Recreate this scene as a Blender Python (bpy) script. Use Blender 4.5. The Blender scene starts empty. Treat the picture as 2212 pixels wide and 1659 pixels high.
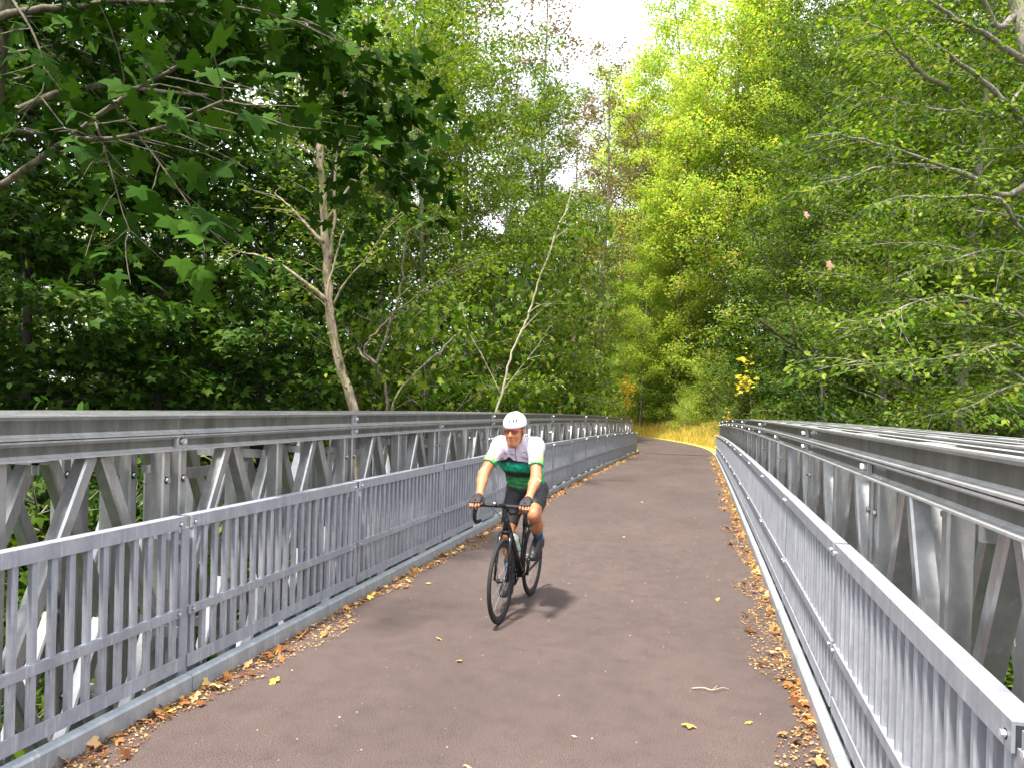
import bpy, math, random
import numpy as np
from mathutils import Vector, Matrix

scene = bpy.context.scene
col = scene.collection

# ------------------------------------------------------------------ camera
YAW, PITCH, ROLL, CAM_H = 0.2422, -0.0034, 0.0264, 1.68
_c, _s = math.cos(YAW), math.sin(YAW)
fw = Vector((-_s * math.cos(PITCH), _c * math.cos(PITCH), math.sin(PITCH)))
rt0 = Vector((_c, _s, 0)); up0 = rt0.cross(fw)
rt = rt0 * math.cos(ROLL) + up0 * math.sin(ROLL)
up = rt.cross(fw)
cam_d = bpy.data.cameras.new("camera"); cam = bpy.data.objects.new("camera", cam_d)
col.objects.link(cam); scene.camera = cam
M = Matrix.Identity(4)
for i in range(3):
    M[i][0] = rt[i]; M[i][1] = up[i]; M[i][2] = -fw[i]
M[2][3] = CAM_H
cam.matrix_world = M
cam_d.sensor_width = 36.0
cam_d.lens = 1650.0 / 2212.0 * 36.0
cam_d.shift_y = 52.8 / 2212.0
cam_d.clip_end = 2000.0
cam_d.clip_start = 0.05

# ------------------------------------------------------------------ sky and sun
SUN_DIR = Vector((0.15, 0.45, -1.05)).normalized()      # direction the light travels
SUN_EL = math.asin(-SUN_DIR.z)
world = bpy.data.worlds.new("World"); scene.world = world; world.use_nodes = True
nt = world.node_tree; nt.nodes.clear()
out = nt.nodes.new("ShaderNodeOutputWorld"); bg = nt.nodes.new("ShaderNodeBackground")
sky = nt.nodes.new("ShaderNodeTexSky"); sky.sky_type = 'NISHITA'; sky.sun_disc = False
sky.sun_elevation = SUN_EL
sky.sun_rotation = math.atan2(-SUN_DIR.x, -SUN_DIR.y)
sky.dust_density = 3.0; sky.air_density = 1.0
tcn = nt.nodes.new("ShaderNodeTexCoord"); ns = nt.nodes.new("ShaderNodeTexNoise")
ns.inputs["Scale"].default_value = 3.5; ns.inputs["Detail"].default_value = 6
rmp = nt.nodes.new("ShaderNodeMapRange")
rmp.inputs[1].default_value = 0.34; rmp.inputs[2].default_value = 0.50
rmp.inputs[3].default_value = 0.35; rmp.inputs[4].default_value = 1.0
mixw = nt.nodes.new("ShaderNodeMix"); mixw.data_type = 'RGBA'
mixw.inputs[7].default_value = (12.5, 13.0, 14.0, 1)       # thin bright cloud
nt.links.new(tcn.outputs["Generated"], ns.inputs["Vector"])
nt.links.new(ns.outputs["Fac"], rmp.inputs[0]); nt.links.new(rmp.outputs[0], mixw.inputs[0])
nt.links.new(sky.outputs[0], mixw.inputs[6]); nt.links.new(mixw.outputs[2], bg.inputs[0])
bg.inputs[1].default_value = 0.105
nt.links.new(bg.outputs[0], out.inputs[0])
sun_d = bpy.data.lights.new("sun", 'SUN'); sun = bpy.data.objects.new("sun", sun_d); col.objects.link(sun)
sun_d.energy = 5.0; sun_d.angle = math.radians(5.0); sun_d.color = (1.0, 0.96, 0.88)
sun.rotation_euler = SUN_DIR.to_track_quat('-Z', 'Y').to_euler()
scene.view_settings.view_transform = 'Standard'
scene.view_settings.look = 'None'
scene.view_settings.exposure = 0.98
scene.cycles.use_denoising = True
scene.cycles.max_bounces = 8
scene.cycles.transmission_bounces = 5
scene.cycles.transparent_max_bounces = 8

# ------------------------------------------------------------------ helpers
def tag(o, label=None, cat=None, group=None, kind=None):
    if label: o["label"] = label
    if cat: o["category"] = cat
    if group: o["group"] = group
    if kind: o["kind"] = kind
    return o

def empty(name, loc=(0, 0, 0), rz=0.0):
    o = bpy.data.objects.new(name, None); col.objects.link(o)
    o.location = loc; o.rotation_euler = (0, 0, rz); o.empty_display_size = 0.1
    return o

def np_mesh(name, V, F, mats, parent=None, smooth=False, attr=None, link=True, midx=None):
    """V (n,3); F: list of arrays of equal-arity faces, or an (m,k) array."""
    me = bpy.data.meshes.new(name)
    if not isinstance(F, (list, tuple)): F = [F]
    F = [np.asarray(f, dtype=np.int32) for f in F if len(f)]
    V = np.asarray(V, dtype=np.float32)
    me.vertices.add(len(V)); me.vertices.foreach_set("co", V.ravel())
    nl = sum(f.size for f in F); nf = sum(len(f) for f in F)
    me.loops.add(nl); me.polygons.add(nf)
    me.loops.foreach_set("vertex_index", np.concatenate([f.ravel() for f in F]))
    tot = np.concatenate([np.full(len(f), f.shape[1], np.int32) for f in F])
    st = np.zeros(nf, np.int32); st[1:] = np.cumsum(tot)[:-1]
    me.polygons.foreach_set("loop_start", st)
    me.polygons.foreach_set("loop_total", tot)
    if midx is not None: me.polygons.foreach_set("material_index", np.asarray(midx, np.int32))
    me.polygons.foreach_set("use_smooth", np.full(nf, bool(smooth)))
    me.update(calc_edges=True)
    if attr is not None:
        a = me.attributes.new("rnd", 'FLOAT', 'POINT'); a.data.foreach_set("value", np.asarray(attr, np.float32))
    for m in (mats if isinstance(mats, (list, tuple)) else [mats]): me.materials.append(m)
    if not link: return me
    o = bpy.data.objects.new(name, me); col.objects.link(o)
    if parent is not None: o.parent = parent
    return o

def copy_tree(o, parent=None):
    c = o.copy(); col.objects.link(c)
    if parent is not None: c.parent = parent
    for ch in list(o.children): copy_tree(ch, c)
    return c

class MB:
    """collects solids and links them as one mesh object"""
    def __init__(self): self.v = []; self.q = []; self.t = []; self.n = 0
    def add(self, V, Q=(), T=()):
        self.v.append(np.asarray(V, float).reshape(-1, 3))
        if len(Q): self.q.append(np.asarray(Q, int) + self.n)
        if len(T): self.t.append(np.asarray(T, int) + self.n)
        self.n += len(self.v[-1]); return self
    def box(self, a, b, f=None):
        x0, y0, z0 = a; x1, y1, z1 = b
        V = np.array([(x, y, z) for x in (x0, x1) for y in (y0, y1) for z in (z0, z1)], float)
        if f is not None: V = f(V)
        return self.add(V, [(0, 1, 3, 2), (4, 6, 7, 5), (0, 4, 5, 1), (2, 3, 7, 6), (0, 2, 6, 4), (1, 5, 7, 3)])
    def prism(self, prof, p0, p1, ex, ey, cap=True):
        """closed 2-D profile (n,2) in axes ex, ey, swept from p0 to p1"""
        prof = np.asarray(prof, float); n = len(prof)
        ex, ey, p0, p1 = (np.asarray(a, float) for a in (ex, ey, p0, p1))
        sec = prof[:, :1] * ex + prof[:, 1:] * ey
        V = np.vstack([p0 + sec, p1 + sec])
        Q = [(i, (i + 1) % n, n + (i + 1) % n, n + i) for i in range(n)]
        self.add(V, Q)
        if cap and n == 4: self.q.append(np.array([(3, 2, 1, 0), (4, 5, 6, 7)]) + self.n - 8)
        elif cap:
            c = n // 2 - 1
            # fan that pairs a channel's outline (front half i, back half n-1-i)
            for k in range(n // 2 - 1):
                a, b, c_, d = k, k + 1, n - 2 - k, n - 1 - k
                self.q.append(np.array([(a, d, c_, b), (n + a, n + b, n + c_, n + d)]) + self.n - 2 * n)
        return self
    def tube(self, P, R, k=8, cap=True):
        P = np.asarray(P, float); n = len(P); R = np.broadcast_to(np.asarray(R, float), (n,))
        T = np.gradient(P, axis=0); T /= np.linalg.norm(T, axis=1)[:, None] + 1e-12
        up_ = np.array([0, 0, 1.0]) if abs(T[0][2]) < 0.9 else np.array([1.0, 0, 0])
        N = np.cross(T[0], up_); N /= np.linalg.norm(N); V = []
        for i in range(n):
            N = N - T[i] * (N @ T[i]); N /= np.linalg.norm(N) + 1e-12; B = np.cross(T[i], N)
            a = np.arange(k) * 2 * np.pi / k
            V.append(P[i] + R[i] * (np.cos(a)[:, None] * N + np.sin(a)[:, None] * B))
        V = np.vstack(V)
        Q = [(i * k + j, i * k + (j + 1) % k, (i + 1) * k + (j + 1) % k, (i + 1) * k + j) for i in range(n - 1) for j in range(k)]
        T_ = []
        if cap:
            V = np.vstack([V, P[0], P[-1]]); m = n * k
            T_ = [(m, (j + 1) % k, j) for j in range(k)] + [(m + 1, (n - 1) * k + j, (n - 1) * k + (j + 1) % k) for j in range(k)]
        return self.add(V, Q, T_)
    def lathe(self, prof, c, axis, k=24, closed=False):
        """prof: (r, h) pairs about axis through c"""
        axis = np.asarray(axis, float); axis /= np.linalg.norm(axis)
        u = np.cross(axis, [0, 0, 1.0] if abs(axis[2]) < .9 else [1.0, 0, 0]); u /= np.linalg.norm(u); w = np.cross(axis, u)
        prof = np.asarray(prof, float); n = len(prof); a = np.arange(k) * 2 * np.pi / k
        ring = np.cos(a)[:, None] * u + np.sin(a)[:, None] * w
        V = (np.asarray(c, float) + prof[:, 1][:, None, None] * axis + prof[:, 0][:, None, None] * ring[None]).reshape(-1, 3)
        rows = n if closed else n - 1
        Q = [(i * k + j, i * k + (j + 1) % k, ((i + 1) % n) * k + (j + 1) % k, ((i + 1) % n) * k + j) for i in range(rows) for j in range(k)]
        return self.add(V, Q)
    def build(self, name, mat, parent=None, smooth=False, f=None):
        V = np.vstack(self.v)
        if f is not None: V = f(V)
        F = []
        if self.q: F.append(np.vstack(self.q))
        if self.t: F.append(np.vstack(self.t))
        return np_mesh(name, V, F, mat, parent, smooth)

# ------------------------------------------------------------------ materials
def new_mat(name):
    m = bpy.data.materials.new(name); m.use_nodes = True
    t = m.node_tree; b = t.nodes["Principled BSDF"]
    return m, t, b
def N(t, kind, **kw):
    n = t.nodes.new(kind)
    for k, v in kw.items(): setattr(n, k, v)
    return n
def ramp(t, fac, stops, interp='LINEAR'):
    r = N(t, "ShaderNodeValToRGB"); r.color_ramp.interpolation = interp
    e = r.color_ramp.elements
    while len(e) > 1: e.remove(e[0])
    e[0].position = stops[0][0]; e[0].color = (*stops[0][1], 1)
    for p, c in stops[1:]:
        x = e.new(p); x.color = (*c, 1)
    if fac is not None: t.links.new(fac, r.inputs[0])
    return r
def noise(t, scale, detail=4, rough=.6, vec=None, stretch=None):
    n = N(t, "ShaderNodeTexNoise"); n.inputs["Scale"].default_value = scale
    n.inputs["Detail"].default_value = detail; n.inputs["Roughness"].default_value = rough
    if vec is None:
        tc = N(t, "ShaderNodeTexCoord"); vec = tc.outputs["Object"]
    if stretch:
        mp = N(t, "ShaderNodeMapping"); mp.inputs["Scale"].default_value = stretch
        t.links.new(vec, mp.inputs[0]); vec = mp.outputs[0]
    t.links.new(vec, n.inputs["Vector"])
    return n
def bump(t, b, h, strength=.3, dist=.01):
    x = N(t, "ShaderNodeBump"); x.inputs["Strength"].default_value = strength; x.inputs["Distance"].default_value = dist
    t.links.new(h, x.inputs["Height"]); t.links.new(x.outputs[0], b.inputs["Normal"])
def simple(name, c, rough=.5, metal=0.0, var=.12, scale=30, bmp=0.0, spec=.5):
    m, t, b = new_mat(name)
    n = noise(t, scale, 5)
    r = ramp(t, n.outputs["Fac"], [(.3, tuple(x * (1 - var) for x in c)), (.7, tuple(min(1, x * (1 + var)) for x in c))])
    t.links.new(r.outputs[0], b.inputs["Base Color"])
    b.inputs["Roughness"].default_value = rough; b.inputs["Metallic"].default_value = metal
    b.inputs["Specular IOR Level"].default_value = spec
    if bmp: bump(t, b, n.outputs["Fac"], bmp, .005)
    return m
def galv(name, c0, c1, metal=.35, rough=(.38, .6), drip=.5):
    m, t, b = new_mat(name)
    tc = N(t, "ShaderNodeTexCoord")
    a = noise(t, 9, 6, .65, tc.outputs["Object"], (1, 1, .35)); v = noise(t, 60, 3, .5, tc.outputs["Object"])
    vo = N(t, "ShaderNodeTexVoronoi"); vo.inputs["Scale"].default_value = 34
    t.links.new(tc.outputs["Object"], vo.inputs["Vector"])
    r = ramp(t, a.outputs["Fac"], [(.32, c0), (.52, tuple((x + y) / 2 for x, y in zip(c0, c1))), (.72, c1)])
    sp = ramp(t, vo.outputs["Color"], [(0, (.92, .92, .93)), (1, (1.06, 1.06, 1.05))])
    mx = N(t, "ShaderNodeMix", data_type='RGBA', blend_type='MULTIPLY'); mx.inputs[0].default_value = 1
    t.links.new(r.outputs[0], mx.inputs[6]); t.links.new(sp.outputs[0], mx.inputs[7])
    # pale vertical run marks
    d = noise(t, 5, 3, .5, tc.outputs["Object"], (6, 9, .6))
    dr = ramp(t, d.outputs["Fac"], [(.58, (0, 0, 0)), (.68, (drip, drip, drip))])
    mx2 = N(t, "ShaderNodeMix", data_type='RGBA'); mx2.inputs[7].default_value = (*[min(1, x * 1.35) for x in c1], 1)
    t.links.new(dr.outputs[0], mx2.inputs[0]); t.links.new(mx.outputs[2], mx2.inputs[6])
    t.links.new(mx2.outputs[2], b.inputs["Base Color"])
    rr = N(t, "ShaderNodeMapRange"); rr.inputs[3].default_value = rough[0]; rr.inputs[4].default_value = rough[1]
    t.links.new(v.outputs["Fac"], rr.inputs[0]); t.links.new(rr.outputs[0], b.inputs["Roughness"])
    b.inputs["Metallic"].default_value = metal
    bump(t, b, a.outputs["Fac"], .12, .01)
    return m
def leaf_mat(name, stops, transl=.35, rough=.42, tcol=1.5, spec=.45):
    """stops of colour over the per-leaf attribute"""
    m, t, b = new_mat(name)
    at = N(t, "ShaderNodeAttribute"); at.attribute_name = "rnd"
    oi = N(t, "ShaderNodeObjectInfo")
    n = noise(t, .45, 2)
    ad = N(t, "ShaderNodeMath", operation='MULTIPLY_ADD'); ad.inputs[1].default_value = .55; ad.inputs[2].default_value = -.28
    t.links.new(n.outputs["Fac"], ad.inputs[0])
    ad2 = N(t, "ShaderNodeMath", operation='MULTIPLY_ADD'); ad2.inputs[1].default_value = .2
    t.links.new(oi.outputs["Random"], ad2.inputs[0]); t.links.new(ad.outputs[0], ad2.inputs[2])
    ad3 = N(t, "ShaderNodeMath", operation='ADD'); t.links.new(ad2.outputs[0], ad3.inputs[0]); t.links.new(at.outputs["Fac"], ad3.inputs[1])
    r = ramp(t, ad3.outputs[0], stops)
    t.links.new(r.outputs[0], b.inputs["Base Color"])
    b.inputs["Roughness"].default_value = rough; b.inputs["Specular IOR Level"].default_value = spec
    tr = N(t, "ShaderNodeBsdfTranslucent")
    g = N(t, "ShaderNodeMix", data_type='RGBA', blend_type='MULTIPLY'); g.inputs[0].default_value = 1
    g.inputs[7].default_value = (tcol * 1.05, tcol * 1.1, tcol * .45, 1)
    t.links.new(r.outputs[0], g.inputs[6]); t.links.new(g.outputs[2], tr.inputs["Color"])
    ms = N(t, "ShaderNodeMixShader"); ms.inputs[0].default_value = transl
    t.links.new(b.outputs[0], ms.inputs[1]); t.links.new(tr.outputs[0], ms.inputs[2])
    t.links.new(ms.outputs[0], t.nodes["Material Output"].inputs["Surface"])
    return m
def bark(name, c0, c1, scale=14):
    m, t, b = new_mat(name)
    n = noise(t, scale, 7, .7, None, (1, 1, .35)); n2 = noise(t, 2.3, 3)
    r = ramp(t, n.outputs["Fac"], [(.36, c0), (.62, c1)])
    mo = ramp(t, n2.outputs["Fac"], [(.45, (1, 1, 1)), (.66, (.62, .75, .42))])
    mx = N(t, "ShaderNodeMix", data_type='RGBA', blend_type='MULTIPLY'); mx.inputs[0].default_value = 1
    t.links.new(r.outputs[0], mx.inputs[6]); t.links.new(mo.outputs[0], mx.inputs[7])
    t.links.new(mx.outputs[2], b.inputs["Base Color"]); b.inputs["Roughness"].default_value = .85
    bump(t, b, n.outputs["Fac"], .7, .02)
    return m

MAT = {}
MAT['rail'] = galv("galvanised_rail", (.275, .288, .322), (.41, .425, .47), .25)
MAT['truss'] = galv("galvanised_truss", (.30, .298, .288), (.46, .458, .45), .25, (.34, .5), .25)
MAT['shade_stain'] = galv("shaded_stained_web", (.085, .083, .070), (.19, .19, .17), .35, (.34, .5), .2)  # olive web staining, darkened further: shade beside the sunlit flanges is in the colour
MAT['member'] = galv("galvanised_member", (.36, .358, .35), (.56, .555, .545), .78, (.28, .46), .25)
MAT['kerb'] = galv("galvanised_kerb", (.28, .30, .32), (.42, .45, .48), .2)
MAT['bolt'] = simple("zinc_bolt", (.72, .73, .75), .3, .6)
MAT['rust'] = simple("dark_steel", (.05, .05, .05), .6, .3)

def asphalt():
    m, t, b = new_mat("asphalt")
    tc = N(t, "ShaderNodeTexCoord")
    f = noise(t, 170, 4, .85, tc.outputs["Object"]); l = noise(t, .8, 5, .6, tc.outputs["Object"], (1, .45, 1))
    base = ramp(t, f.outputs["Fac"], [(.38, (.012, .008, .007)), (.5, (.075, .055, .049)), (.62, (.21, .157, .138))])
    tone = ramp(t, l.outputs["Fac"], [(.3, (.80, .77, .78)), (.7, (1.16, 1.12, 1.10))])
    mx = N(t, "ShaderNodeMix", data_type='RGBA', blend_type='MULTIPLY'); mx.inputs[0].default_value = 1
    t.links.new(base.outputs[0], mx.inputs[6]); t.links.new(tone.outputs[0], mx.inputs[7])
    md = noise(t, 5.5, 6, .7, tc.outputs["Object"]); mt = ramp(t, md.outputs["Fac"], [(.34, (.84, .83, .83)), (.5, (1, 1, 1)), (.68, (1.09, 1.08, 1.07))])
    mm = N(t, "ShaderNodeMix", data_type='RGBA', blend_type='MULTIPLY'); mm.inputs[0].default_value = 1
    t.links.new(mx.outputs[2], mm.inputs[6]); t.links.new(mt.outputs[0], mm.inputs[7]); mx = mm
    # sparse pale grit
    vo = N(t, "ShaderNodeTexVoronoi"); vo.inputs["Scale"].default_value = 42; t.links.new(tc.outputs["Object"], vo.inputs["Vector"])
    lt = N(t, "ShaderNodeMath", operation='LESS_THAN'); lt.inputs[1].default_value = .09; t.links.new(vo.outputs["Distance"], lt.inputs[0])
    sc = N(t, "ShaderNodeSeparateColor"); t.links.new(vo.outputs["Color"], sc.inputs[0])
    gt = N(t, "ShaderNodeMath", operation='GREATER_THAN'); gt.inputs[1].default_value = .93; t.links.new(sc.outputs[0], gt.inputs[0])
    mu = N(t, "ShaderNodeMath", operation='MULTIPLY'); t.links.new(lt.outputs[0], mu.inputs[0]); t.links.new(gt.outputs[0], mu.inputs[1])
    mx2 = N(t, "ShaderNodeMix", data_type='RGBA'); mx2.inputs[7].default_value = (.5, .42, .36, 1)
    t.links.new(mu.outputs[0], mx2.inputs[0]); t.links.new(mx.outputs[2], mx2.inputs[6])
    t.links.new(mx2.outputs[2], b.inputs["Base Color"])
    b.inputs["Roughness"].default_value = .82; b.inputs["Specular IOR Level"].default_value = .35
    bump(t, b, f.outputs["Fac"], .08, .004)
    return m
MAT['asphalt'] = asphalt()

rs = np.random.RandomState(7)
def sag(Y):
    Y = np.asarray(Y, float); return -.00042 * np.maximum(Y - 6.5, 0) ** 2
def camber(V):
    V = V.copy(); V[:, 2] += sag(V[:, 1]); return V
Y_END = 36.2
Z_END = float(sag(Y_END))
# ------------------------------------------------------------------ ground, deck and path
def terrain_h(x, y):
    x = np.asarray(x, float); y = np.asarray(y, float)
    sm = lambda a, b, v: (lambda t: t * t * (3 - 2 * t))(np.clip((v - a) / (b - a), 0, 1))
    end = sm(28, 37.0, y + .12 * x); start = 1 - sm(-9, -2.5, y)
    lvl = Z_END - .06 + 0 * x
    ravine = -5.0 + .6 * np.sin(x * .21) + .5 * np.sin(y * .3 + x * .1)
    h = ravine + (lvl - ravine) * end + (-.1 - ravine) * start * (1 - end)
    # the bank climbs behind the bend of the path
    sy = np.maximum((y - Y_END) / .93, 0); out_ = x - (-1.07 - .0085 * sy ** 2 - .02 * sy) - 3.4
    bank = (sm(0, 34, out_) * 10.0 + sm(0, 2.5, out_) * .35) * sm(37, 48, y + .3 * np.maximum(x, 0)) * end
    h = h + bank
    h += .35 * sm(4, 12, np.minimum(np.abs(x + 1), np.abs(out_ + 3.4))) * np.sin(x * .37 + 1.3) * np.sin(y * .29)
    return h
gx = np.concatenate([np.linspace(-160, -26, 24), np.linspace(-24, 24, 97), np.linspace(26, 160, 24)])
gy = np.concatenate([np.linspace(-90, -14, 14), np.linspace(-12, 80, 150), np.linspace(84, 260, 24)])
GX, GY = np.meshgrid(gx, gy); GZ = terrain_h(GX, GY)
nx, ny = len(gx), len(gy)
idx = np.arange(nx * ny).reshape(ny, nx)
Fq = np.stack([idx[:-1, :-1], idx[:-1, 1:], idx[1:, 1:], idx[1:, :-1]], -1).reshape(-1, 4)
m, t, b = new_mat("forest_soil")
n1 = noise(t, 1.2, 8, .7)
r = ramp(t, n1.outputs["Fac"], [(.3, (.02, .022, .01)), (.5, (.045, .045, .02)), (.7, (.09, .075, .03))])
t.links.new(r.outputs[0], b.inputs["Base Color"]); b.inputs["Roughness"].default_value = .95
bump(t, b, n1.outputs["Fac"], 1, .15)
MAT['soil'] = m
tag(np_mesh("ground", np.stack([GX, GY, GZ], -1).reshape(-1, 3), Fq, m, smooth=True), "brown and green woodland ground sloping into the gully", "ground", kind='structure')

XL, XR = -2.775, .645           # asphalt edges on the bridge
def ribbon(name, rows, mat, kind_label, z=0.0):
    V = np.array([p for r_ in rows for p in r_], float); k = len(rows[0]); n = len(rows)
    Q = [(i * k + j, i * k + j + 1, (i + 1) * k + j + 1, (i + 1) * k + j) for i in range(n - 1) for j in range(k - 1)]
    o = np_mesh(name, V, np.array(Q), mat, smooth=True)
    return tag(o, kind_label, name.replace('_', ' '), kind='structure')
ys = np.linspace(-7, Y_END, 120)
ribbon("bridge_deck", [[(x, y, float(sag(y))) for x in np.linspace(XL, XR, 12)] for y in ys], MAT['asphalt'], "dark asphalt deck of the bridge")
# path beyond: swings left behind the left railing
cx = []
for k in range(60):
    s_ = k / 59 * 46
    y = Y_END + s_ * .93; off = -.0085 * s_ ** 2.0 - .02 * s_
    cx.append((-1.07 + off, y))
rows = []
for k, (x, y) in enumerate(cx):
    d = np.array(cx[min(k + 1, 59)]) - np.array(cx[max(k - 1, 0)]); d /= np.hypot(*d); nrm = np.array([d[1], -d[0]])
    w = 1.72 + min(k, 10) * .025
    rows.append([(x + nrm[0] * a * w, y + nrm[1] * a * w, Z_END + .004 + .012 * (1 - a * a) + .002 * k * 0) for a in np.linspace(-1, 1, 9)])
ribbon("path", rows, MAT['asphalt'], "asphalt path bending left beyond the bridge")
# trodden straw coloured verge along the outside of the bend
m, t, b = new_mat("straw_verge")
n1 = noise(t, 26, 6, .7); r = ramp(t, n1.outputs["Fac"], [(.3, (.30, .24, .05)), (.55, (.58, .47, .11)), (.75, (.72, .62, .22))])
t.links.new(r.outputs[0], b.inputs["Base Color"]); b.inputs["Roughness"].default_value = .9; bump(t, b, n1.outputs["Fac"], .8, .03)
MAT['verge'] = m
rv = []
for k, row in enumerate(rows):
    e = np.array(row[-1]); i_ = np.array(row[-2]); d = (e - i_); d /= np.linalg.norm(d)
    rv.append([tuple(e + d * a * (1.0 + .25 * math.sin(k * 1.3)) + np.array([0, 0, -.012 + .03 * a])) for a in (-.05, .3, .7, 1.0)])
ribbon("verge", rv, m, "straw yellow verge along the bend of the path")
rv = []
for k, row in enumerate(rows):
    e = np.array(row[0]); i_ = np.array(row[1]); d = (e - i_); d /= np.linalg.norm(d)
    rv.append([tuple(e + d * a * (.9 + .2 * math.sin(k * 1.7)) + np.array([0, 0, -.012 + .03 * a])) for a in (-.05, .3, .7, 1.0)])
ribbon("verge", rv, m, "straw yellow verge on the inside of the bend")

# steel kerbs
def kerb(x0, x1, label):
    mb = MB(); n = 16; seg = (Y_END + 7) / n
    for k in range(n):
        a, c_ = -7 + k * seg + .003, -7 + (k + 1) * seg - .003
        prof = [(x0, -.16), (x1, -.16), (x1, .088), (x1 - .012 * np.sign(x1 - x0), .1), (x0 + .012 * np.sign(x1 - x0), .1), (x0, .088)]
        sub = np.linspace(a, c_, 4)
        for u, v in zip(sub[:-1], sub[1:]):
            P = [(px, u, pz + float(sag(u))) for px, pz in prof] + [(px, v, pz + float(sag(v))) for px, pz in prof]
            mb.add(P, [(i, (i + 1) % 6, 6 + (i + 1) % 6, 6 + i) for i in range(6)] + [(0, 5, 4, 1), (1, 4, 3, 2), (6, 7, 10, 11), (7, 8, 9, 10)])
    o = mb.build("kerb", MAT['kerb']); return tag(o, label, "kerb", kind='structure')
kerb(XL, XL - .07, "low galvanised steel kerb along the left edge of the asphalt")
kerb(XR, XR + .06, "low galvanised steel kerb along the right edge of the asphalt")

# ------------------------------------------------------------------ trusses
def channel(mb, x, y0, y1, z0, z1, dirn, d=.052, th=.011):
    """C channel along Y; flanges point to x + dirn*d from the web"""
    xw = x + dirn * d                     # flange tips
    xi = x + dirn * th * .9; fl = .012
    prof = [(xw, z0), (x, z0), (x, z1), (xw, z1), (xw, z1 - th * .8), (xi + dirn * fl, z1 - th * 1.3), (xi, z1 - th * 1.3 - fl), (xi, z0 + th * 1.3 + fl), (xi + dirn * fl, z0 + th * 1.3), (xw, z0 + th * .8)]
    n = len(prof); a, b_ = float(sag(y0)), float(sag(y1))
    V = [(px, y0, pz + a) for px, pz in prof] + [(px, y1, pz + b_) for px, pz in prof]
    Q = [(i, (i + 1) % n, n + (i + 1) % n, n + i) for i in range(n)]
    for o_ in (0, n): Q += [(o_, o_ + 1, o_ + 8, o_ + 9), (o_ + 1, o_ + 2, o_ + 6, o_ + 7), (o_ + 2, o_ + 3, o_ + 4, o_ + 5), (o_ + 1, o_ + 7, o_ + 8, o_ + 8)[:3] + (o_ + 8,)]
    Q = [q for q in Q if len(set(q)) == 4] + []
    Tc = []
    for o_ in (0, n): Tc += [(o_ + 1, o_ + 7, o_ + 8), (o_ + 2, o_ + 5, o_ + 6)]
    mb.add(V, Q, Tc); return
    mb.add(V, Q)
ZT, ZM, ZB, ZLOW = 1.576, 1.455, 1.357, -.78
def uprof(w, d, th=.008, r=.01):
    """U section: web in front (towards the path, at d=0), flanges going back; w along the first axis"""
    h = w / 2
    return [(-h, d), (-h, r), (-h + r, 0), (h - r, 0), (h, r), (h, d), (h - th, d), (h - th, th * 1.6), (-h + th, th * 1.6), (-h + th, d)]
def uadd(mb, p0, p1, across, back, w, d):
    prof = uprof(w, d); n = len(prof)
    across, back = np.asarray(across, float), np.asarray(back, float)
    sec = np.array([px * across + py * back for px, py in prof])
    V = np.vstack([np.asarray(p0) + sec, np.asarray(p1) + sec])
    Q = [(i, (i + 1) % n, n + (i + 1) % n, n + i) for i in range(n)]
    mb.add(V, Q)
def hexbolt(mb, c, axis, r, L):
    mb.lathe([(0, L), (r, L), (r, 0), (r * 1.5, 0), (r * 1.5, -.003), (0, -.003)], c, axis, 6)
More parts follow.
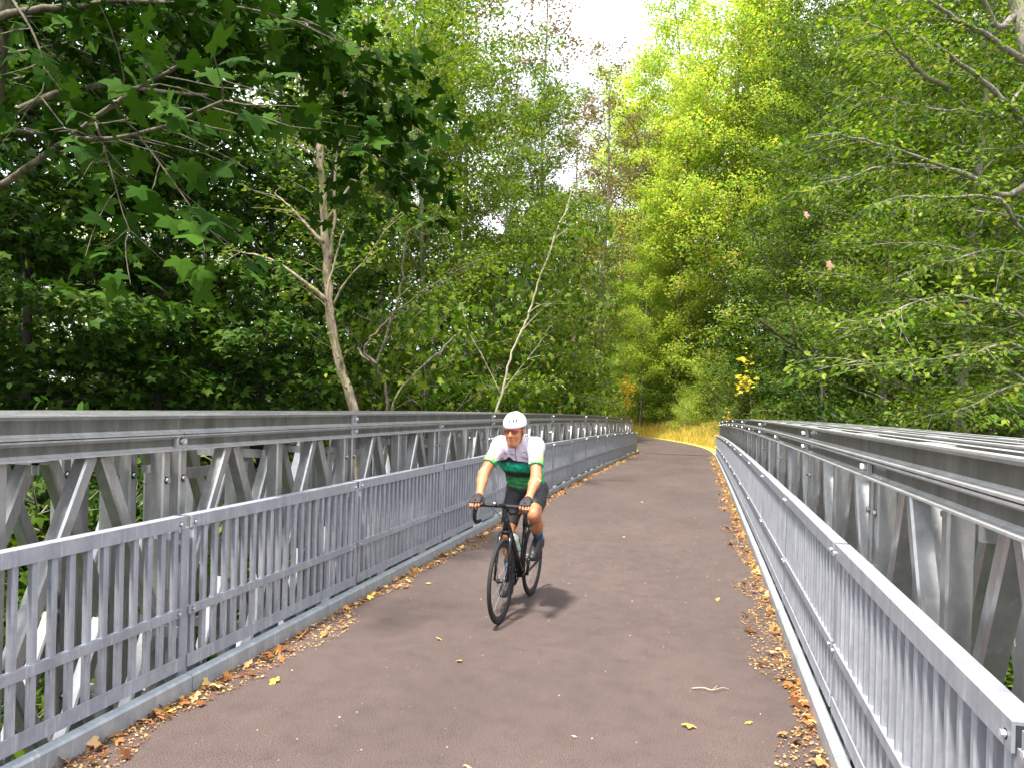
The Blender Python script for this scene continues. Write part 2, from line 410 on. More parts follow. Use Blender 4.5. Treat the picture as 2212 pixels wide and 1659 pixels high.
def truss(side, xin, y0, label):
    """side -1: left of the path, +1: right; xin: inner edge"""
    root = empty("steel_truss", (xin, y0, 0)); tag(root, label, "bridge truss")
    inv = Matrix.Translation((-xin, -y0, 0)); sgn = side
    BAY = 1.2; J0 = y0 - 3 * 2.4
    nb = int(round((Y_END - J0) / BAY)); YE = J0 + nb * BAY
    def loc(V): V = V.copy(); V[:, 0] -= xin; V[:, 1] -= y0; return V
    planes = [0, .36, .72]
    diag_parts = []
    for pi_, px in enumerate(planes):
        for nm, za, zb in (("top_flange_beam", ZM + .003, ZT), ("top_chord", ZB, ZM - .003), ("bottom_chord", ZLOW, ZLOW + .1)):
            mb = MB()
            yy = J0
            step = 4.8 if nm == "top_flange_beam" else 2.4
            off = 2.4 if nm == "top_flange_beam" else 0
            a = J0 - off
            while a < YE - .01:
                u0, u1 = max(a, J0) + .004, min(a + step, YE) - .004
                if u1 - u0 > .1:
                    ss = np.linspace(u0, u1, 3)
                    for q0, q1 in zip(ss[:-1], ss[1:]):
                        channel(mb, xin + sgn * (px + .052), q0, q1, za, zb, -sgn)
                        channel(mb, xin + sgn * (px + .148), q0, q1, za, zb, sgn)
                        if nm == "top_flange_beam" and q0 == ss[0]:   # batten plates tie the two channels
                            for kk in range(4):
                                yb = u0 + .35 + kk * 1.15
                                if yb < u1 - .3: mb.box((xin + sgn * (px + .045), yb, zb - .012 + float(sag(yb))), (xin + sgn * (px + .155), yb + .3, zb - .004 + float(sag(yb))))
                a += step
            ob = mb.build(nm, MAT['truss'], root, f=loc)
            ob.data.materials.append(MAT['shade_stain'])
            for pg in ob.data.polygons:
                if abs(pg.normal.x) > .95 and pg.area > .03: pg.material_index = 1  # web faces take the stain with the shade painted in
    # uprights and diagonals, nearest first
    ups, dgs = [], []
    for pi_, px in enumerate(planes):
        for k in range(nb + 1):
            y = J0 + k * BAY
            ys_ = [y] if k % 2 == 1 else [y - .075, y + .075]
            for yv in ys_:
                if J0 <= yv <= YE: ups.append((abs(yv - 2) + pi_ * 3, px, yv, k % 2 == 0))
        for k in range(nb):
            ya = J0 + k * BAY; ym = ya + BAY / 2
            zt, zb_ = ZB - .002, ZLOW + .1; zm = .34
            for (y_a, z_a, y_b, z_b) in ((ym - .045, zt, ya + .11, zm + .02), (ym + .045, zt, ya + BAY - .11, zm + .02), (ym - .045, zb_, ya + .11, zm - .02), (ym + .045, zb_, ya + BAY - .11, zm - .02)):
                dgs.append((abs(ym - 2) + pi_ * 3, px, y_a, z_a, y_b, z_b))
    ups.sort(); dgs.sort()
    rest = MB()
    for i, (_, px, yv, endp) in enumerate(ups):
        mb = MB() if i < 100 else rest
        s_ = float(sag(yv)); w = .07 if endp else .078
        uadd(mb, (xin + sgn * (px + .056), yv, ZLOW + .1 + s_), (xin + sgn * (px + .056), yv, ZB + s_ + .04), (0, 1, 0), (sgn, 0, 0), w, .088)
        if endp and i < 100:
            for zz in (1.18, -.2):
                hexbolt(mb, (xin + sgn * (px + .056), yv, zz + s_), (-sgn, 0, 0), .017, .016)
            # gusset plate at mid height
            mb.box((xin + sgn * (px + .05), yv - .036, .14 + s_), (xin + sgn * (px + .0545), yv + .036, .52 + s_))
        if i < 100: mb.build("upright", MAT['member'], root, f=loc)
    if rest.n: tag(rest.build("uprights", MAT['member'], root, f=loc), kind='stuff')
    rest = MB()
    for i, (_, px, ya, za, yb, zb_) in enumerate(dgs):
        mb = MB() if i < 100 else rest
        p0 = np.array([xin + sgn * (px + .060), ya, za + float(sag(ya))]); p1 = np.array([xin + sgn * (px + .060), yb, zb_ + float(sag(yb))])
        d = (p1 - p0) / np.linalg.norm(p1 - p0); ac = np.cross(d, (1, 0, 0))
        uadd(mb, p0, p1, ac, (sgn, 0, 0), .074, .08)
        if i < 100: mb.build("diagonal", MAT['member'], root, f=loc)
    if rest.n: tag(rest.build("diagonals", MAT['member'], root, f=loc), kind='stuff')
    # splice plates with a bright bolt, at each chord joint
    k = 0; y = J0
    while y <= YE + .01:
        rows_ = [(ZM + ZB) / 2] + ([(ZT + ZM) / 2] if (round((y - y0) / 2.4) % 2 == (1 if side < 0 else 1)) else [])
        for zc in rows_:
            mb = MB(); s_ = float(sag(y)); hgt = .036 if zc < ZM else .046
            mb.box((xin + sgn * .018, y - .045, zc - hgt + s_), (xin + sgn * .039, y + .02, zc + hgt + s_))
            mb.box((xin + sgn * .030, y + .02, zc - hgt + s_), (xin + sgn * .0395, y + .07, zc + hgt + s_))
            o = mb.build("splice_plate", MAT['truss'], root, f=loc)
            bb = MB(); hexbolt(bb, (xin + sgn * .018, y + .0, zc + s_ + .008), (-sgn, 0, 0), .016, .03)
            bb.build("bolt", MAT['bolt'], o, f=loc)
        y += 2.4; k += 1
    # bracing frames between the three planes
    k = 0; y = J0 + 1.2
    while y < min(YE, y0 + 22):
        mb = MB(); s_ = float(sag(y))
        for zz in (1.22, -.1):
            for (q0, q1) in ((.15, .36), (.51, .72)):
                mb.box((xin + sgn * q0, y - 1.13, zz - .03 + s_), (xin + sgn * q1, y - 1.06, zz + .03 + s_))
                mb.box((xin + sgn * q0, y - .10, zz + .02 + s_), (xin + sgn * q1, y - .06, zz + .08 + s_))
        # small horizontal plates under the chord
        mb.box((xin + sgn * .16, y + .30, ZB - .035 + s_), (xin + sgn * .36, y + .42, ZB - .025 + s_))
        mb.box((xin + sgn * .16, y + .30, ZB - .085 + s_), (xin + sgn * .2, y + .31, ZB - .025 + s_))
        # a frame seen face on: flat bar parallel to the truss between planes A and B
        mb.box((xin + sgn * .27, y - 1.2, 1.14 + s_), (xin + sgn * .282, y - .1, 1.21 + s_))
        mb.box((xin + sgn * .27, y - 1.2, .1 + s_), (xin + sgn * .282, y - 1.13, 1.135 + s_))
        mb.box((xin + sgn * .27, y - .17, .1 + s_), (xin + sgn * .282, y - .1, 1.135 + s_))
        mb.build("bracing_frame", MAT['member'], root, f=loc)
        y += 2.4
    return root
truss(-1, -3.05, 4.04, "galvanised steel truss behind the left railing, beside the cyclist")
truss(1, .83, 4.33, "galvanised steel truss behind the right railing, its top chords nearest the camera")

# cross beams under the deck
for k in range(18):
    y = -5.6 + k * 2.4 + .2
    if y > Y_END: break
    mb = MB(); s_ = float(sag(y))
    for a, b_, w in ((-.62, -.60, .08), (-.26, -.24, .08), (-.60, -.26, .006)):
        mb.box((-4.0, y - w, a + s_), (1.75, y + w, b_ + s_))
    o = mb.build("cross_beam", MAT['truss'])
    tag(o, "steel cross beam under the asphalt deck between the trusses", "cross beam", "steel cross beams under the bridge deck")
mb = MB()
for a, c_ in zip(ys[:-1], ys[1:]):
    mb.add([(x, y, z + float(sag(y))) for x in (XL + .005, XR - .005) for y in (a, c_) for z in (-.2, -.012)], [(0, 1, 3, 2), (4, 6, 7, 5), (0, 2, 6, 4), (1, 5, 7, 3)])
tag(mb.build("deck_plate", MAT['rust']), "steel plate carrying the asphalt deck", "deck plate", kind='structure')

# ------------------------------------------------------------------ railings
def railing(side, x, yp0, sp, label):
    root = empty("railing", (x, yp0, 0)); tag(root, label, "railing")
    sg = side
    def loc(V): V = V.copy(); V[:, 0] -= x; V[:, 1] -= yp0; return V
    posts = []
    k0 = -4 if side < 0 else -3
    k = k0
    while yp0 + k * sp < Y_END - .2: posts.append(yp0 + k * sp); k += 1
    posts.append(Y_END - .05)
    for y in posts:
        mb = MB(); s_ = float(sag(y))
        mb.box((x + sg * .014, y - .035, -.12 + s_), (x + sg * .022, y + .035, .93 + s_))
        mb.box((x + sg * .022, y + .027, -.12 + s_), (x + sg * .08, y + .035, .93 + s_))
        mb.box((x + sg * .022, y - .035, .30 + s_), (x + sg * .2, y - .005, .36 + s_))
        mb.box((x + sg * .022, y - .035, .86 + s_), (x + sg * .2, y - .005, .90 + s_))
        mb.build("post", MAT['rail'], root, f=loc)
    nbal = 0
    order = sorted(range(len(posts) - 1), key=lambda i: abs(posts[i] - 2))
    near = set()
    cnt = 0
    for i in order:
        n_ = 21
        if posts[i + 1] < 1.0: continue
        if cnt + n_ > 100: break
        near.add(i); cnt += n_
    rr = random.Random(5 + side)
    for i in range(len(posts) - 1):
        a, c_ = posts[i] + .028, posts[i + 1] - .028
        sa, sc_ = float(sag(a)), float(sag(c_)); j = rr.uniform(-.006, .006); ja, jb = j, rr.uniform(-.006, .006)
        def lin(yv, z): return z + sa + ja + (sc_ + jb - sa - ja) * (yv - a) / (c_ - a)
        def bar(mb, x0, x1, z0, z1, y0=a, y1=c_):
            V = [(xx, yy, lin(yy, zz)) for xx in (x0, x1) for yy in (y0, y1) for zz in (z0, z1)]
            mb.add(V, [(0, 1, 3, 2), (4, 6, 7, 5), (0, 4, 5, 1), (2, 3, 7, 6), (0, 2, 6, 4), (1, 5, 7, 3)])
        mb = MB()
        bar(mb, x, x + sg * .008, .925, .997)                 # top angle: upright leg
        bar(mb, x + sg * .008, x + sg * .072, .989, .997)     # top angle: flat leg
        bar(mb, x, x + sg * .008, .42, .468)
        bar(mb, x + sg * .008, x + sg * .03, .462, .468)
        bar(mb, x, x + sg * .008, .115, .19)
        p = mb.build("rail_panel", MAT['rail'], root, f=loc)
        for yy in (a + .035, c_ - .035):
            for zz in (.955, .445):
                bb = MB(); hexbolt(bb, (x - sg * .0, yy, lin(yy, zz)), (-sg, 0, 0), .0095, .012)
                bb.build("bolt", MAT['bolt'], p, f=loc)
        n_ = 21; rest = MB()
        for q in range(n_):
            yy = a + (q + .5) * (c_ - a) / n_
            mb = MB() if i in near else rest
            w, e = .0165, .005
            x0 = x + sg * .0095; dp = sg * .03
            pr = [(x0, yy - w + e), (x0, yy + w - e), (x0 + dp * .2, yy + w), (x0 + dp, yy + w), (x0 + dp, yy - w), (x0 + dp * .2, yy - w)]
            V = [(u, v, lin(yy, .135)) for u, v in pr] + [(u, v, lin(yy, .986)) for u, v in pr]
            mb.add(V, [(z, (z + 1) % 6, 6 + (z + 1) % 6, 6 + z) for z in range(6)] + [(0, 5, 2, 1), (5, 4, 3, 2), (6, 7, 8, 11), (11, 8, 9, 10)])
            if i in near: mb.build("baluster", MAT['rail'], p, f=loc)
        if rest.n: tag(rest.build("balusters", MAT['rail'], p, f=loc), kind='stuff')
    return root
railing(-1, -2.85, 3.83, 2.26, "galvanised railing with thin upright bars on the left, behind the cyclist")
railing(1, .708, 4.36, 2.42, "galvanised railing with thin upright bars on the right, nearest the camera")
# ------------------------------------------------------------------ foliage
def leaf_shapes():
    # unit leaves along +x, normal +z; (verts, quads, tris)
    ov = (np.array([(0, 0, 0), (.32, .26, .05), (.72, .2, .05), (1, 0, -.06), (.72, -.2, .05), (.32, -.26, .05)]), np.array([(0, 3, 2, 1), (0, 5, 4, 3)]))
    di = (np.array([(0, 0, 0), (.5, .3, .06), (1, 0, -.05), (.5, -.3, .06)]), np.array([(0, 1, 2, 3)]))
    pts = []
    lob = [(180, .08), (212, .40), (236, .56), (256, .40), (276, .66), (300, .90), (321, .50), (341, .72), (0, 1.08), (19, .72), (39, .50), (60, .90), (84, .66), (104, .40), (124, .56), (148, .40)]
    # palmate leaf around a centre at x=.32; outline angles measured from +x
    P = [(.30 + .62 * r_ * math.cos(math.radians(a)), .72 * r_ * math.sin(math.radians(a)), -.10 * r_ * r_) for a, r_ in lob]
    V = np.array([(.30, 0, .03)] + P); n = len(P)
    Tm = np.array([(0, 1 + i, 1 + (i + 1) % n) for i in range(n)])
    lob2 = [(180, .10), (232, .56), (260, .40), (302, .88), (324, .52), (0, 1.05), (36, .52), (58, .88), (100, .40), (128, .56)]
    P2 = [(.30 + .62 * r_ * math.cos(math.radians(a)), .72 * r_ * math.sin(math.radians(a)), -.10 * r_ * r_) for a, r_ in lob2]
    V2 = np.array([(.30, 0, .03)] + P2); n2 = len(P2)
    T2 = np.array([(0, 1 + i, 1 + (i + 1) % n2) for i in range(n2)])
    return {'ovate': ov, 'diamond': di, 'maple': (V, Tm), 'maple_s': (V2, T2)}
LEAF = leaf_shapes()

def leaves_mesh(name, P, D, Nn, S, shape, mat, parent=None, rnd=None, rstate=None, link=True):
    """P positions, D directions, Nn normals, S sizes"""
    LV, LF = LEAF[shape]; n = len(P); k = len(LV)
    D = D / (np.linalg.norm(D, axis=1)[:, None] + 1e-9)
    Nn = Nn - D * (D * Nn).sum(1)[:, None]; Nn /= np.linalg.norm(Nn, axis=1)[:, None] + 1e-9
    B = np.cross(Nn, D)
    V = P[:, None, :] + S[:, None, None] * (LV[None, :, 0:1] * D[:, None] + LV[None, :, 1:2] * B[:, None] + LV[None, :, 2:3] * Nn[:, None])
    F = (LF[None] + (np.arange(n) * k)[:, None, None]).reshape(-1, LF.shape[1])
    if rnd is None: rnd = rstate.rand(n)
    return np_mesh(name, V.reshape(-1, 3), F, mat, parent, False, np.repeat(rnd, k), link)

def wander(rs_, p, d, L, n, curl=.2, grav=0.0):
    """polyline from p along d"""
    P = [np.array(p, float)]; d = np.array(d, float); d /= np.linalg.norm(d)
    for i in range(n):
        d = d + rs_.normal(0, curl, 3) / n ** .5 * .6 + np.array([0, 0, grav / n]); d /= np.linalg.norm(d)
        P.append(P[-1] + d * L / n)
    return np.array(P)

def tree_meshes(seed, H=14., base=3., R=3.6, n_limb=34, leaf=.09, per=26, shape='ovate', mats=('leaf', 'bark'),
                r0=.16, rise=.35, droop=-.35, top=.35, flat=.7, trunk=None, lean=(0, 0), twig=1.0, side=None, spread=.16, low=.6):
    """returns (wood mesh, crown mesh) of one tree standing at the origin"""
    r_ = np.random.RandomState(seed); wood = MB()
    if trunk is None:
        T = wander(r_, (0, 0, 0), (lean[0], lean[1], 1), H, 12, .10, .05)
    else: T = np.asarray(trunk, float); H = T[-1][2]
    tr = np.linspace(1, .12, len(T)) ** 1.1 * r0; tr[0] *= 1.3
    wood.tube(T, tr, 9)
    PP, DD = [], []
    hs = T[:, 2]
    for i in range(n_limb):
        f = (i + r_.rand()) / n_limb
        z = base + (H * .985 - base) * f
        j = np.interp(z, hs, np.arange(len(T))); i0 = int(min(j, len(T) - 2)); p = T[i0] + (T[i0 + 1] - T[i0]) * (j - i0)
        az = i * 2.39996 + r_.normal(0, .35)
        prof = (low + (1 - low) * math.sin(math.pi * min(1, f * 1.35) * .5)) * (1 - f ** 2.2 * (1 - top))
        L = R * prof * r_.uniform(.7, 1.15)
        if side is not None: L *= 1 + .5 * math.cos(az - side)
        rs0 = rise + .8 * f
        P = wander(r_, p, (math.cos(az), math.sin(az), rs0 + r_.normal(0, .15)), L, 7, .32, droop)
        rr = max(.012, tr[i0] * .42) * np.linspace(1, .22, len(P)); wood.tube(P, rr, 5, cap=False)
        nt_ = max(3, int(L * 3.2 * twig))
        for k in range(nt_):
            u = .22 + .78 * (k + r_.rand()) / nt_
            jj = u * (len(P) - 1); a = int(min(jj, len(P) - 2)); q = P[a] + (P[a + 1] - P[a]) * (jj - a)
            dd = P[a + 1] - P[a]; dd /= np.linalg.norm(dd)
            sdv = np.cross(dd, (0, 0, 1)); sdv /= np.linalg.norm(sdv) + 1e-9
            w = (1 if k % 2 else -1) * r_.uniform(.5, 1.1)
            tl = (.35 + .65 * (1 - u)) * L * .42 * r_.uniform(.6, 1.2) + .25
            Q = wander(r_, q, dd * .8 + sdv * w + np.array([0, 0, r_.normal(.05, .2)]), tl, 4, .35, droop * .5)
            wood.tube(Q, np.linspace(.010, .004, 5) * max(1, r0 / .16), 3, cap=False)
            m_ = int(per * (tl / 1.0) ** .8) + 3
            tt = r_.rand(m_) ** .75 * 4 * .999; ia = tt.astype(int)
            pts = Q[ia] + (Q[ia + 1] - Q[ia]) * (tt - ia)[:, None]
            pts = pts + r_.normal(0, spread, (m_, 3)) * np.array([1, 1, flat])
            PP.append(pts)
            dq = (Q[-1] - Q[0]) / tl
            DD.append(np.repeat(dq[None], m_, 0) + r_.normal(0, .7, (m_, 3)))
    PP = np.vstack(PP); DD = np.vstack(DD); DD[:, 2] -= .25
    n = len(PP)
    NN = np.stack([r_.normal(0, .55, n), r_.normal(0, .55, n), np.ones(n)], 1)
    S = leaf * r_.uniform(.65, 1.3, n)
    V = np.vstack(wood.v)
    wm = np_mesh("trunk", V, ([np.vstack(wood.q)] if wood.q else []) + ([np.vstack(wood.t)] if wood.t else []), MAT[mats[1]], smooth=True, link=False)
    cm = leaves_mesh("crown", PP, DD, NN, S, shape, MAT[mats[0]], rstate=r_, link=False)
    return wm, cm

def place(name, meshes, loc, label, cat, group=None, rz=0.0, sc=1.0, crown_mat=None):
    root = empty(name, loc, rz); root.scale = (sc, sc, sc) if np.isscalar(sc) else sc
    tag(root, label, cat, group)
    for nm, me in (("trunk", meshes[0]), ("crown", meshes[1])):
        o = bpy.data.objects.new(nm, me); col.objects.link(o); o.parent = root
        if nm == "crown" and crown_mat:
            o.material_slots[0].link = 'OBJECT'; o.material_slots[0].material = MAT[crown_mat]
    return root

MAT['leaf_bright'] = leaf_mat("leaf_alder", [(0, (.030, .070, .004)), (.35, (.068, .135, .007)), (.7, (.125, .20, .012)), (.93, (.21, .28, .022)), (1, (.28, .30, .045))], .36, .55, 1.6, .22)
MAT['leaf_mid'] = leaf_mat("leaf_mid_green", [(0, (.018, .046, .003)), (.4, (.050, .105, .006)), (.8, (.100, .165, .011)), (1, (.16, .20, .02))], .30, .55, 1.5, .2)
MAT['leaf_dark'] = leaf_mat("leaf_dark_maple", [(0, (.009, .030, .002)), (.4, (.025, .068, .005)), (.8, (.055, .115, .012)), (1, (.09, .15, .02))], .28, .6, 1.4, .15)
MAT['leaf_yellow'] = leaf_mat("leaf_yellow_green", [(0, (.17, .27, .03)), (.35, (.28, .40, .055)), (.7, (.38, .50, .085)), (.93, (.48, .56, .12)), (1, (.58, .46, .10))], .5, .6, 1.35, .15)
MAT['leaf_rust'] = leaf_mat("leaf_reddish", [(0, (.07, .06, .02)), (.4, (.13, .10, .04)), (.7, (.17, .16, .05)), (1, (.26, .12, .06))], .3)
MAT['leaf_orange'] = leaf_mat("leaf_orange", [(0, (.55, .22, .02)), (.6, (.72, .38, .03)), (1, (.75, .55, .05))], .35)
MAT['leaf_lemon'] = leaf_mat("leaf_lemon", [(0, (.6, .45, .03)), (.6, (.8, .65, .04)), (1, (.75, .7, .1))], .35)
MAT['bark_grey'] = bark("bark_grey", (.10, .085, .065), (.30, .265, .21))
MAT['bark_pale'] = bark("bark_pale", (.22, .17, .12), (.52, .44, .33))
MAT['bark_dark'] = bark("bark_dark", (.018, .014, .010), (.06, .048, .035))

# prototypes
A1 = tree_meshes(11, H=18, base=1.0, R=4.4, n_limb=58, leaf=.115, per=58, mats=('leaf_bright', 'bark_grey'), rise=.45, top=.6)
A2 = tree_meshes(12, H=20, base=1.2, R=4.8, n_limb=60, leaf=.12, per=56, mats=('leaf_bright', 'bark_grey'), rise=.25, droop=-.5, top=.6)
A3 = tree_meshes(13, H=23, base=1.2, R=3.9, n_limb=64, leaf=.13, per=52, mats=('leaf_mid', 'bark_grey'), rise=.5, top=.5)
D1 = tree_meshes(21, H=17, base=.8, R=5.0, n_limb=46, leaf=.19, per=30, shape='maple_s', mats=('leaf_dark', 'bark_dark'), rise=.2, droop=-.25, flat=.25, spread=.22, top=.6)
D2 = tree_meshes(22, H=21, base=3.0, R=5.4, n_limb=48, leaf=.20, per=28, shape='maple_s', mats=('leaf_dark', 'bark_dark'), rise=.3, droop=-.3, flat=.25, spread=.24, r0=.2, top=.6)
Y1 = tree_meshes(31, H=26, base=1.5, R=5.2, n_limb=60, leaf=.20, per=46, shape='diamond', mats=('leaf_yellow', 'bark_grey'), rise=.6, spread=.3, r0=.2, top=.5)
Y2 = tree_meshes(32, H=31, base=4.0, R=5.6, n_limb=64, leaf=.21, per=42, shape='diamond', mats=('leaf_yellow', 'bark_grey'), rise=.7, top=.45, spread=.34, r0=.25)
S1 = tree_meshes(41, H=3.2, base=.1, R=1.9, n_limb=34, leaf=.10, per=40, mats=('leaf_bright', 'bark_grey'), rise=.6, r0=.03, low=.95, top=.7)
S2 = tree_meshes(42, H=4.6, base=.1, R=2.2, n_limb=36, leaf=.16, per=24, shape='maple_s', mats=('leaf_mid', 'bark_grey'), rise=.5, r0=.04, low=.95, top=.7)
R1 = tree_meshes(51, H=27, base=6.0, R=4.2, n_limb=40, leaf=.18, per=22, shape='maple_s', mats=('leaf_rust', 'bark_grey'), rise=.6, top=.4, spread=.3, r0=.2)

def gz(x, y): return float(terrain_h(x, y))
def ray_xy(dx, depth):
    """ground position below the view ray through picture column dx (of 2212), at camera depth"""
    cx_ = (dx - 1106) / 1650
    return (-_s + _c * cx_) * depth, (_c + _s * cx_) * depth
def T(name, mesh, dx, depth, label, cat="tree", group=None, rz=0., sc=1., mat=None, dz=0.):
    x, y = ray_xy(dx, depth)
    return place(name, mesh, (x, y, gz(x, y) - .1 + dz), label, cat, group, rz, sc, mat)
# ------------------------------------------------------------------ the woods
# left wood: dark maples over the gully
G_L = "dark maples in the wood behind the left truss"
L_L = "dark leafy maple in the shaded wood behind the left truss"
MAPLE_L = ["dark maple just beyond the left edge of the picture, its crown leaning in", "nearest dark maple at the left edge, right behind the left truss", "near dark maple behind the left truss, second from the left edge",
    "near dark maple just left of the forked alder", "middle row dark maple beyond the left edge", "middle row dark maple showing between the two near maples on the left", "middle row dark maple behind the one left of the forked alder",
    "dark maple standing behind the forked pale alder", "farthest left dark maple, beyond the left edge", "back row dark maple at the left edge with sky between its leaves", "back row dark maple under the sky patches left of the forked alder", "back row maple beyond the left edge"]
DEEP_L = ["first", "second", "third", "fourth", "fifth", "sixth"]
BUSH_L = ["young maple bush showing through the left truss at the left edge", "young maple bush behind the left truss, below the first near maple", "young maple bush behind the first splice of the left truss", "young maple bush left of the forked alder's foot", "young maple bush right at the forked alder's foot", "young maple bush below the leaning sapling", "taller young maple bush in the dark behind the left truss, left quarter", "taller young maple bush in the dark left of the forked alder"]
RB_L = ["leafy bush above the far third of the right truss", "dark bush above the middle of the right truss", "light leafy bush above the middle of the right truss", "dark leafy bush over the right truss, near the big leaning alder", "light leafy bush at the right edge, over the near chord", "dark bush behind the far end of the right truss", "tall leafy bush just outside the right edge"]
for i, (dx, dep, me, rz, sc) in enumerate([
    (-260, 12, D1, .3, .95), (60, 13.5, D1, 1.9, .9), (330, 15, D1, 4.0, .9), (560, 17, D1, 2.6, .95),
    (-120, 19, D2, 1.0, 1.0), (210, 22, D2, 2.2, .7), (480, 25, D2, 5.1, .8), (700, 25, D1, .7, .95),
    (-420, 20, D1, 2.9, 1.1), (30, 29, D2, 3.3, .6), (350, 33, D2, .2, .55),
    (-300, 30, D2, 5.5, 1.1)]):
    T("maple_tree", me, dx, dep, MAPLE_L[i], "tree", G_L, rz, sc)
# light green saplings deep in the wood, seen through the trunks
for i, (dx, dep, rz, sc) in enumerate([(-60, 40, .4, 1.), (180, 42, 1.4, 1.1), (420, 44, 2.9, 1.), (640, 46, 4.9, 1.1), (820, 44, 3.9, 1.), (-260, 44, 2., 1.)]):
    T("alder_tree", A3, dx, dep, "light green alder glimpsed deep in the left wood, " + DEEP_L[(1, 2, 3, 4, 5, 0)[i]] + " from the left", "tree", "light green alders deep in the left wood", rz, (sc * 1.3, sc * 1.3, sc * .62), 'leaf_yellow')
for i, (dx, dep, rz, sc) in enumerate([(-40, 9.5, .4, .8), (120, 10, 1.4, .75), (300, 10.5, 2.9, .8), (520, 11, 4.9, .85), (640, 12.5, 1.9, .9), (980, 13, 3., .9), (200, 14, .9, 1.1), (440, 16, .2, 1.1)]):
    T("maple_shrub", S2, dx, dep, BUSH_L[i], "shrub", "young maple bushes beyond the left truss", rz, sc)

# thicket hugging the outer faces of both trusses
rb = random.Random(12)
ORD = "first second third fourth fifth sixth seventh eighth ninth tenth eleventh twelfth thirteenth fourteenth fifteenth sixteenth seventeenth eighteenth".split()
for k in range(30):
    sd = -1 if k < 18 else 1; kk = k if sd < 0 else k - 18
    y_ = 1.0 + kk * (1.95 if sd < 0 else 2.9) + rb.uniform(-.4, .4); x_ = -6.3 + rb.uniform(-.6, .4) if sd < 0 else 4.3 + rb.uniform(-.3, .8)
    place("thicket_bush", S2 if k % 3 else S1, (x_, y_, gz(x_, y_) - .1), ORD[kk] + " thicket bush from the camera along the outer side of the " + ("left" if sd < 0 else "right") + " truss", "bush", "thicket bushes outside the " + ("left" if sd < 0 else "right") + " truss", rb.uniform(0, 6), (.95, .95, rb.uniform(.95, 1.2)) if k % 3 else (1.1, 1.1, rb.uniform(1.3, 1.6)), 'leaf_dark' if k % 2 else 'leaf_mid')
# centre left: bright alder mass
T("alder_tree", A1, 930, 21, "bright green bushy alder left of the leaning sapling, behind the cyclist's helmet", rz=.3, sc=1.0)
T("alder_tree", A2, 1080, 27, "tall bright green alder rising straight above the cyclist", rz=2.0, sc=.92)
T("alder_tree", A3, 1130, 33, "bright green alder right of the leaning sapling, at the edge of the sky gap", rz=4.1, sc=(.72,.72,.8), mat='leaf_bright')
T("alder_tree", A3, 830, 22, "alder with pale foliage behind the forked brown trunk", rz=1.0, sc=.95, mat='leaf_bright')
T("alder_tree", A2, 1000, 28, "tall alder standing behind the bushy alder left of the sky gap", rz=5.0, sc=1.05)
T("alder_tree", A3, 700, 30, "tall alder lit at the top behind the shaded maples", rz=3.3, sc=1.0, mat='leaf_bright')
T("maple_tree", A3, 1190, 42, "dark green tree under the sky gap, left of the yellow green trees", rz=1.3, sc=.6, mat='leaf_mid')
T("cottonwood_tree", R1, 1165, 42, "thin tree with reddish brown leaves standing against the sky gap", rz=.3, sc=1.0)
T("cottonwood_tree", R1, 1290, 52, "sparse reddish tree low in the sky gap", rz=2.3, sc=1.0)
T("cottonwood_tree", R1, 1240, 58, "reddish brown tree at the left side of the sky gap", rz=5.3, sc=.95)
T("cottonwood_tree", R1, 1345, 70, "thin wispy tree rising inside the sky gap, left of the yellow green trees", rz=1.3, sc=1.05)
T("cottonwood_tree", R1, 980, 40, "thin reddish tree half hidden behind the tall alder", rz=4.3, sc=1.1)
T("alder_tree", A3, 860, 38, "dark tall alder at the top of the picture left of the reddish tree", rz=4.3, sc=1.2)

for i, (dx, dep, rz, sc, lb) in enumerate([(900, 17, .3, 1.2, "young maple behind the crooked tree"), (1010, 21, 1.6, 1.4, "young maple left of the leaning sapling"), (1110, 27, 2.9, 1.5, "young maple right of the leaning sapling"), (1190, 36, 4.2, 1.5, "young maple bush above the far half of the left truss"), (1215, 43, 5.2, 1.7, "young maple above the far end of the left truss"), (780, 17, .9, 1.2, "young maple right behind the forked alder's foot")]):
    x_, y_ = ray_xy(dx, dep)
    T("maple_sapling", S2, dx, dep, lb + ", light green leaves", "sapling", None, rz, (sc * .9, sc * .9, sc * 1.5), 'leaf_bright')
T("alder_tree", A3, 1300, 47, "bright young tree in front of the snag's foot, inside the bend", rz=1.1, sc=.62, mat='leaf_bright')
T("cottonwood_tree", Y1, 1385, 63, "light yellow green tree just left behind the snag", rz=2.4, sc=.75)
for i, (x_, y_, me, rz, sc, mt, lb) in enumerate([(3.6, 44, S1, .3, .55, 'leaf_yellow', "small yellowish bush in the dry grass by the right railing end"), (1.6, 49, S1, 1.3, .6, 'leaf_bright', "small green bush in the middle of the dry grass"), (-1.0, 56, S1, 2.3, .7, 'leaf_yellow', "yellow green bush at the back of the dry grass, left part"), (3.4, 52, S2, 3.3, .6, 'leaf_bright', "broad leaved green bush at the back of the dry grass, right part"), (-3.5, 63, S1, 4.3, .9, 'leaf_bright', "light green bush where the path vanishes round the bend")]):
    place("bush", me, (x_, y_, gz(x_, y_) - .05), lb, "bush", None, rz, sc, mt)
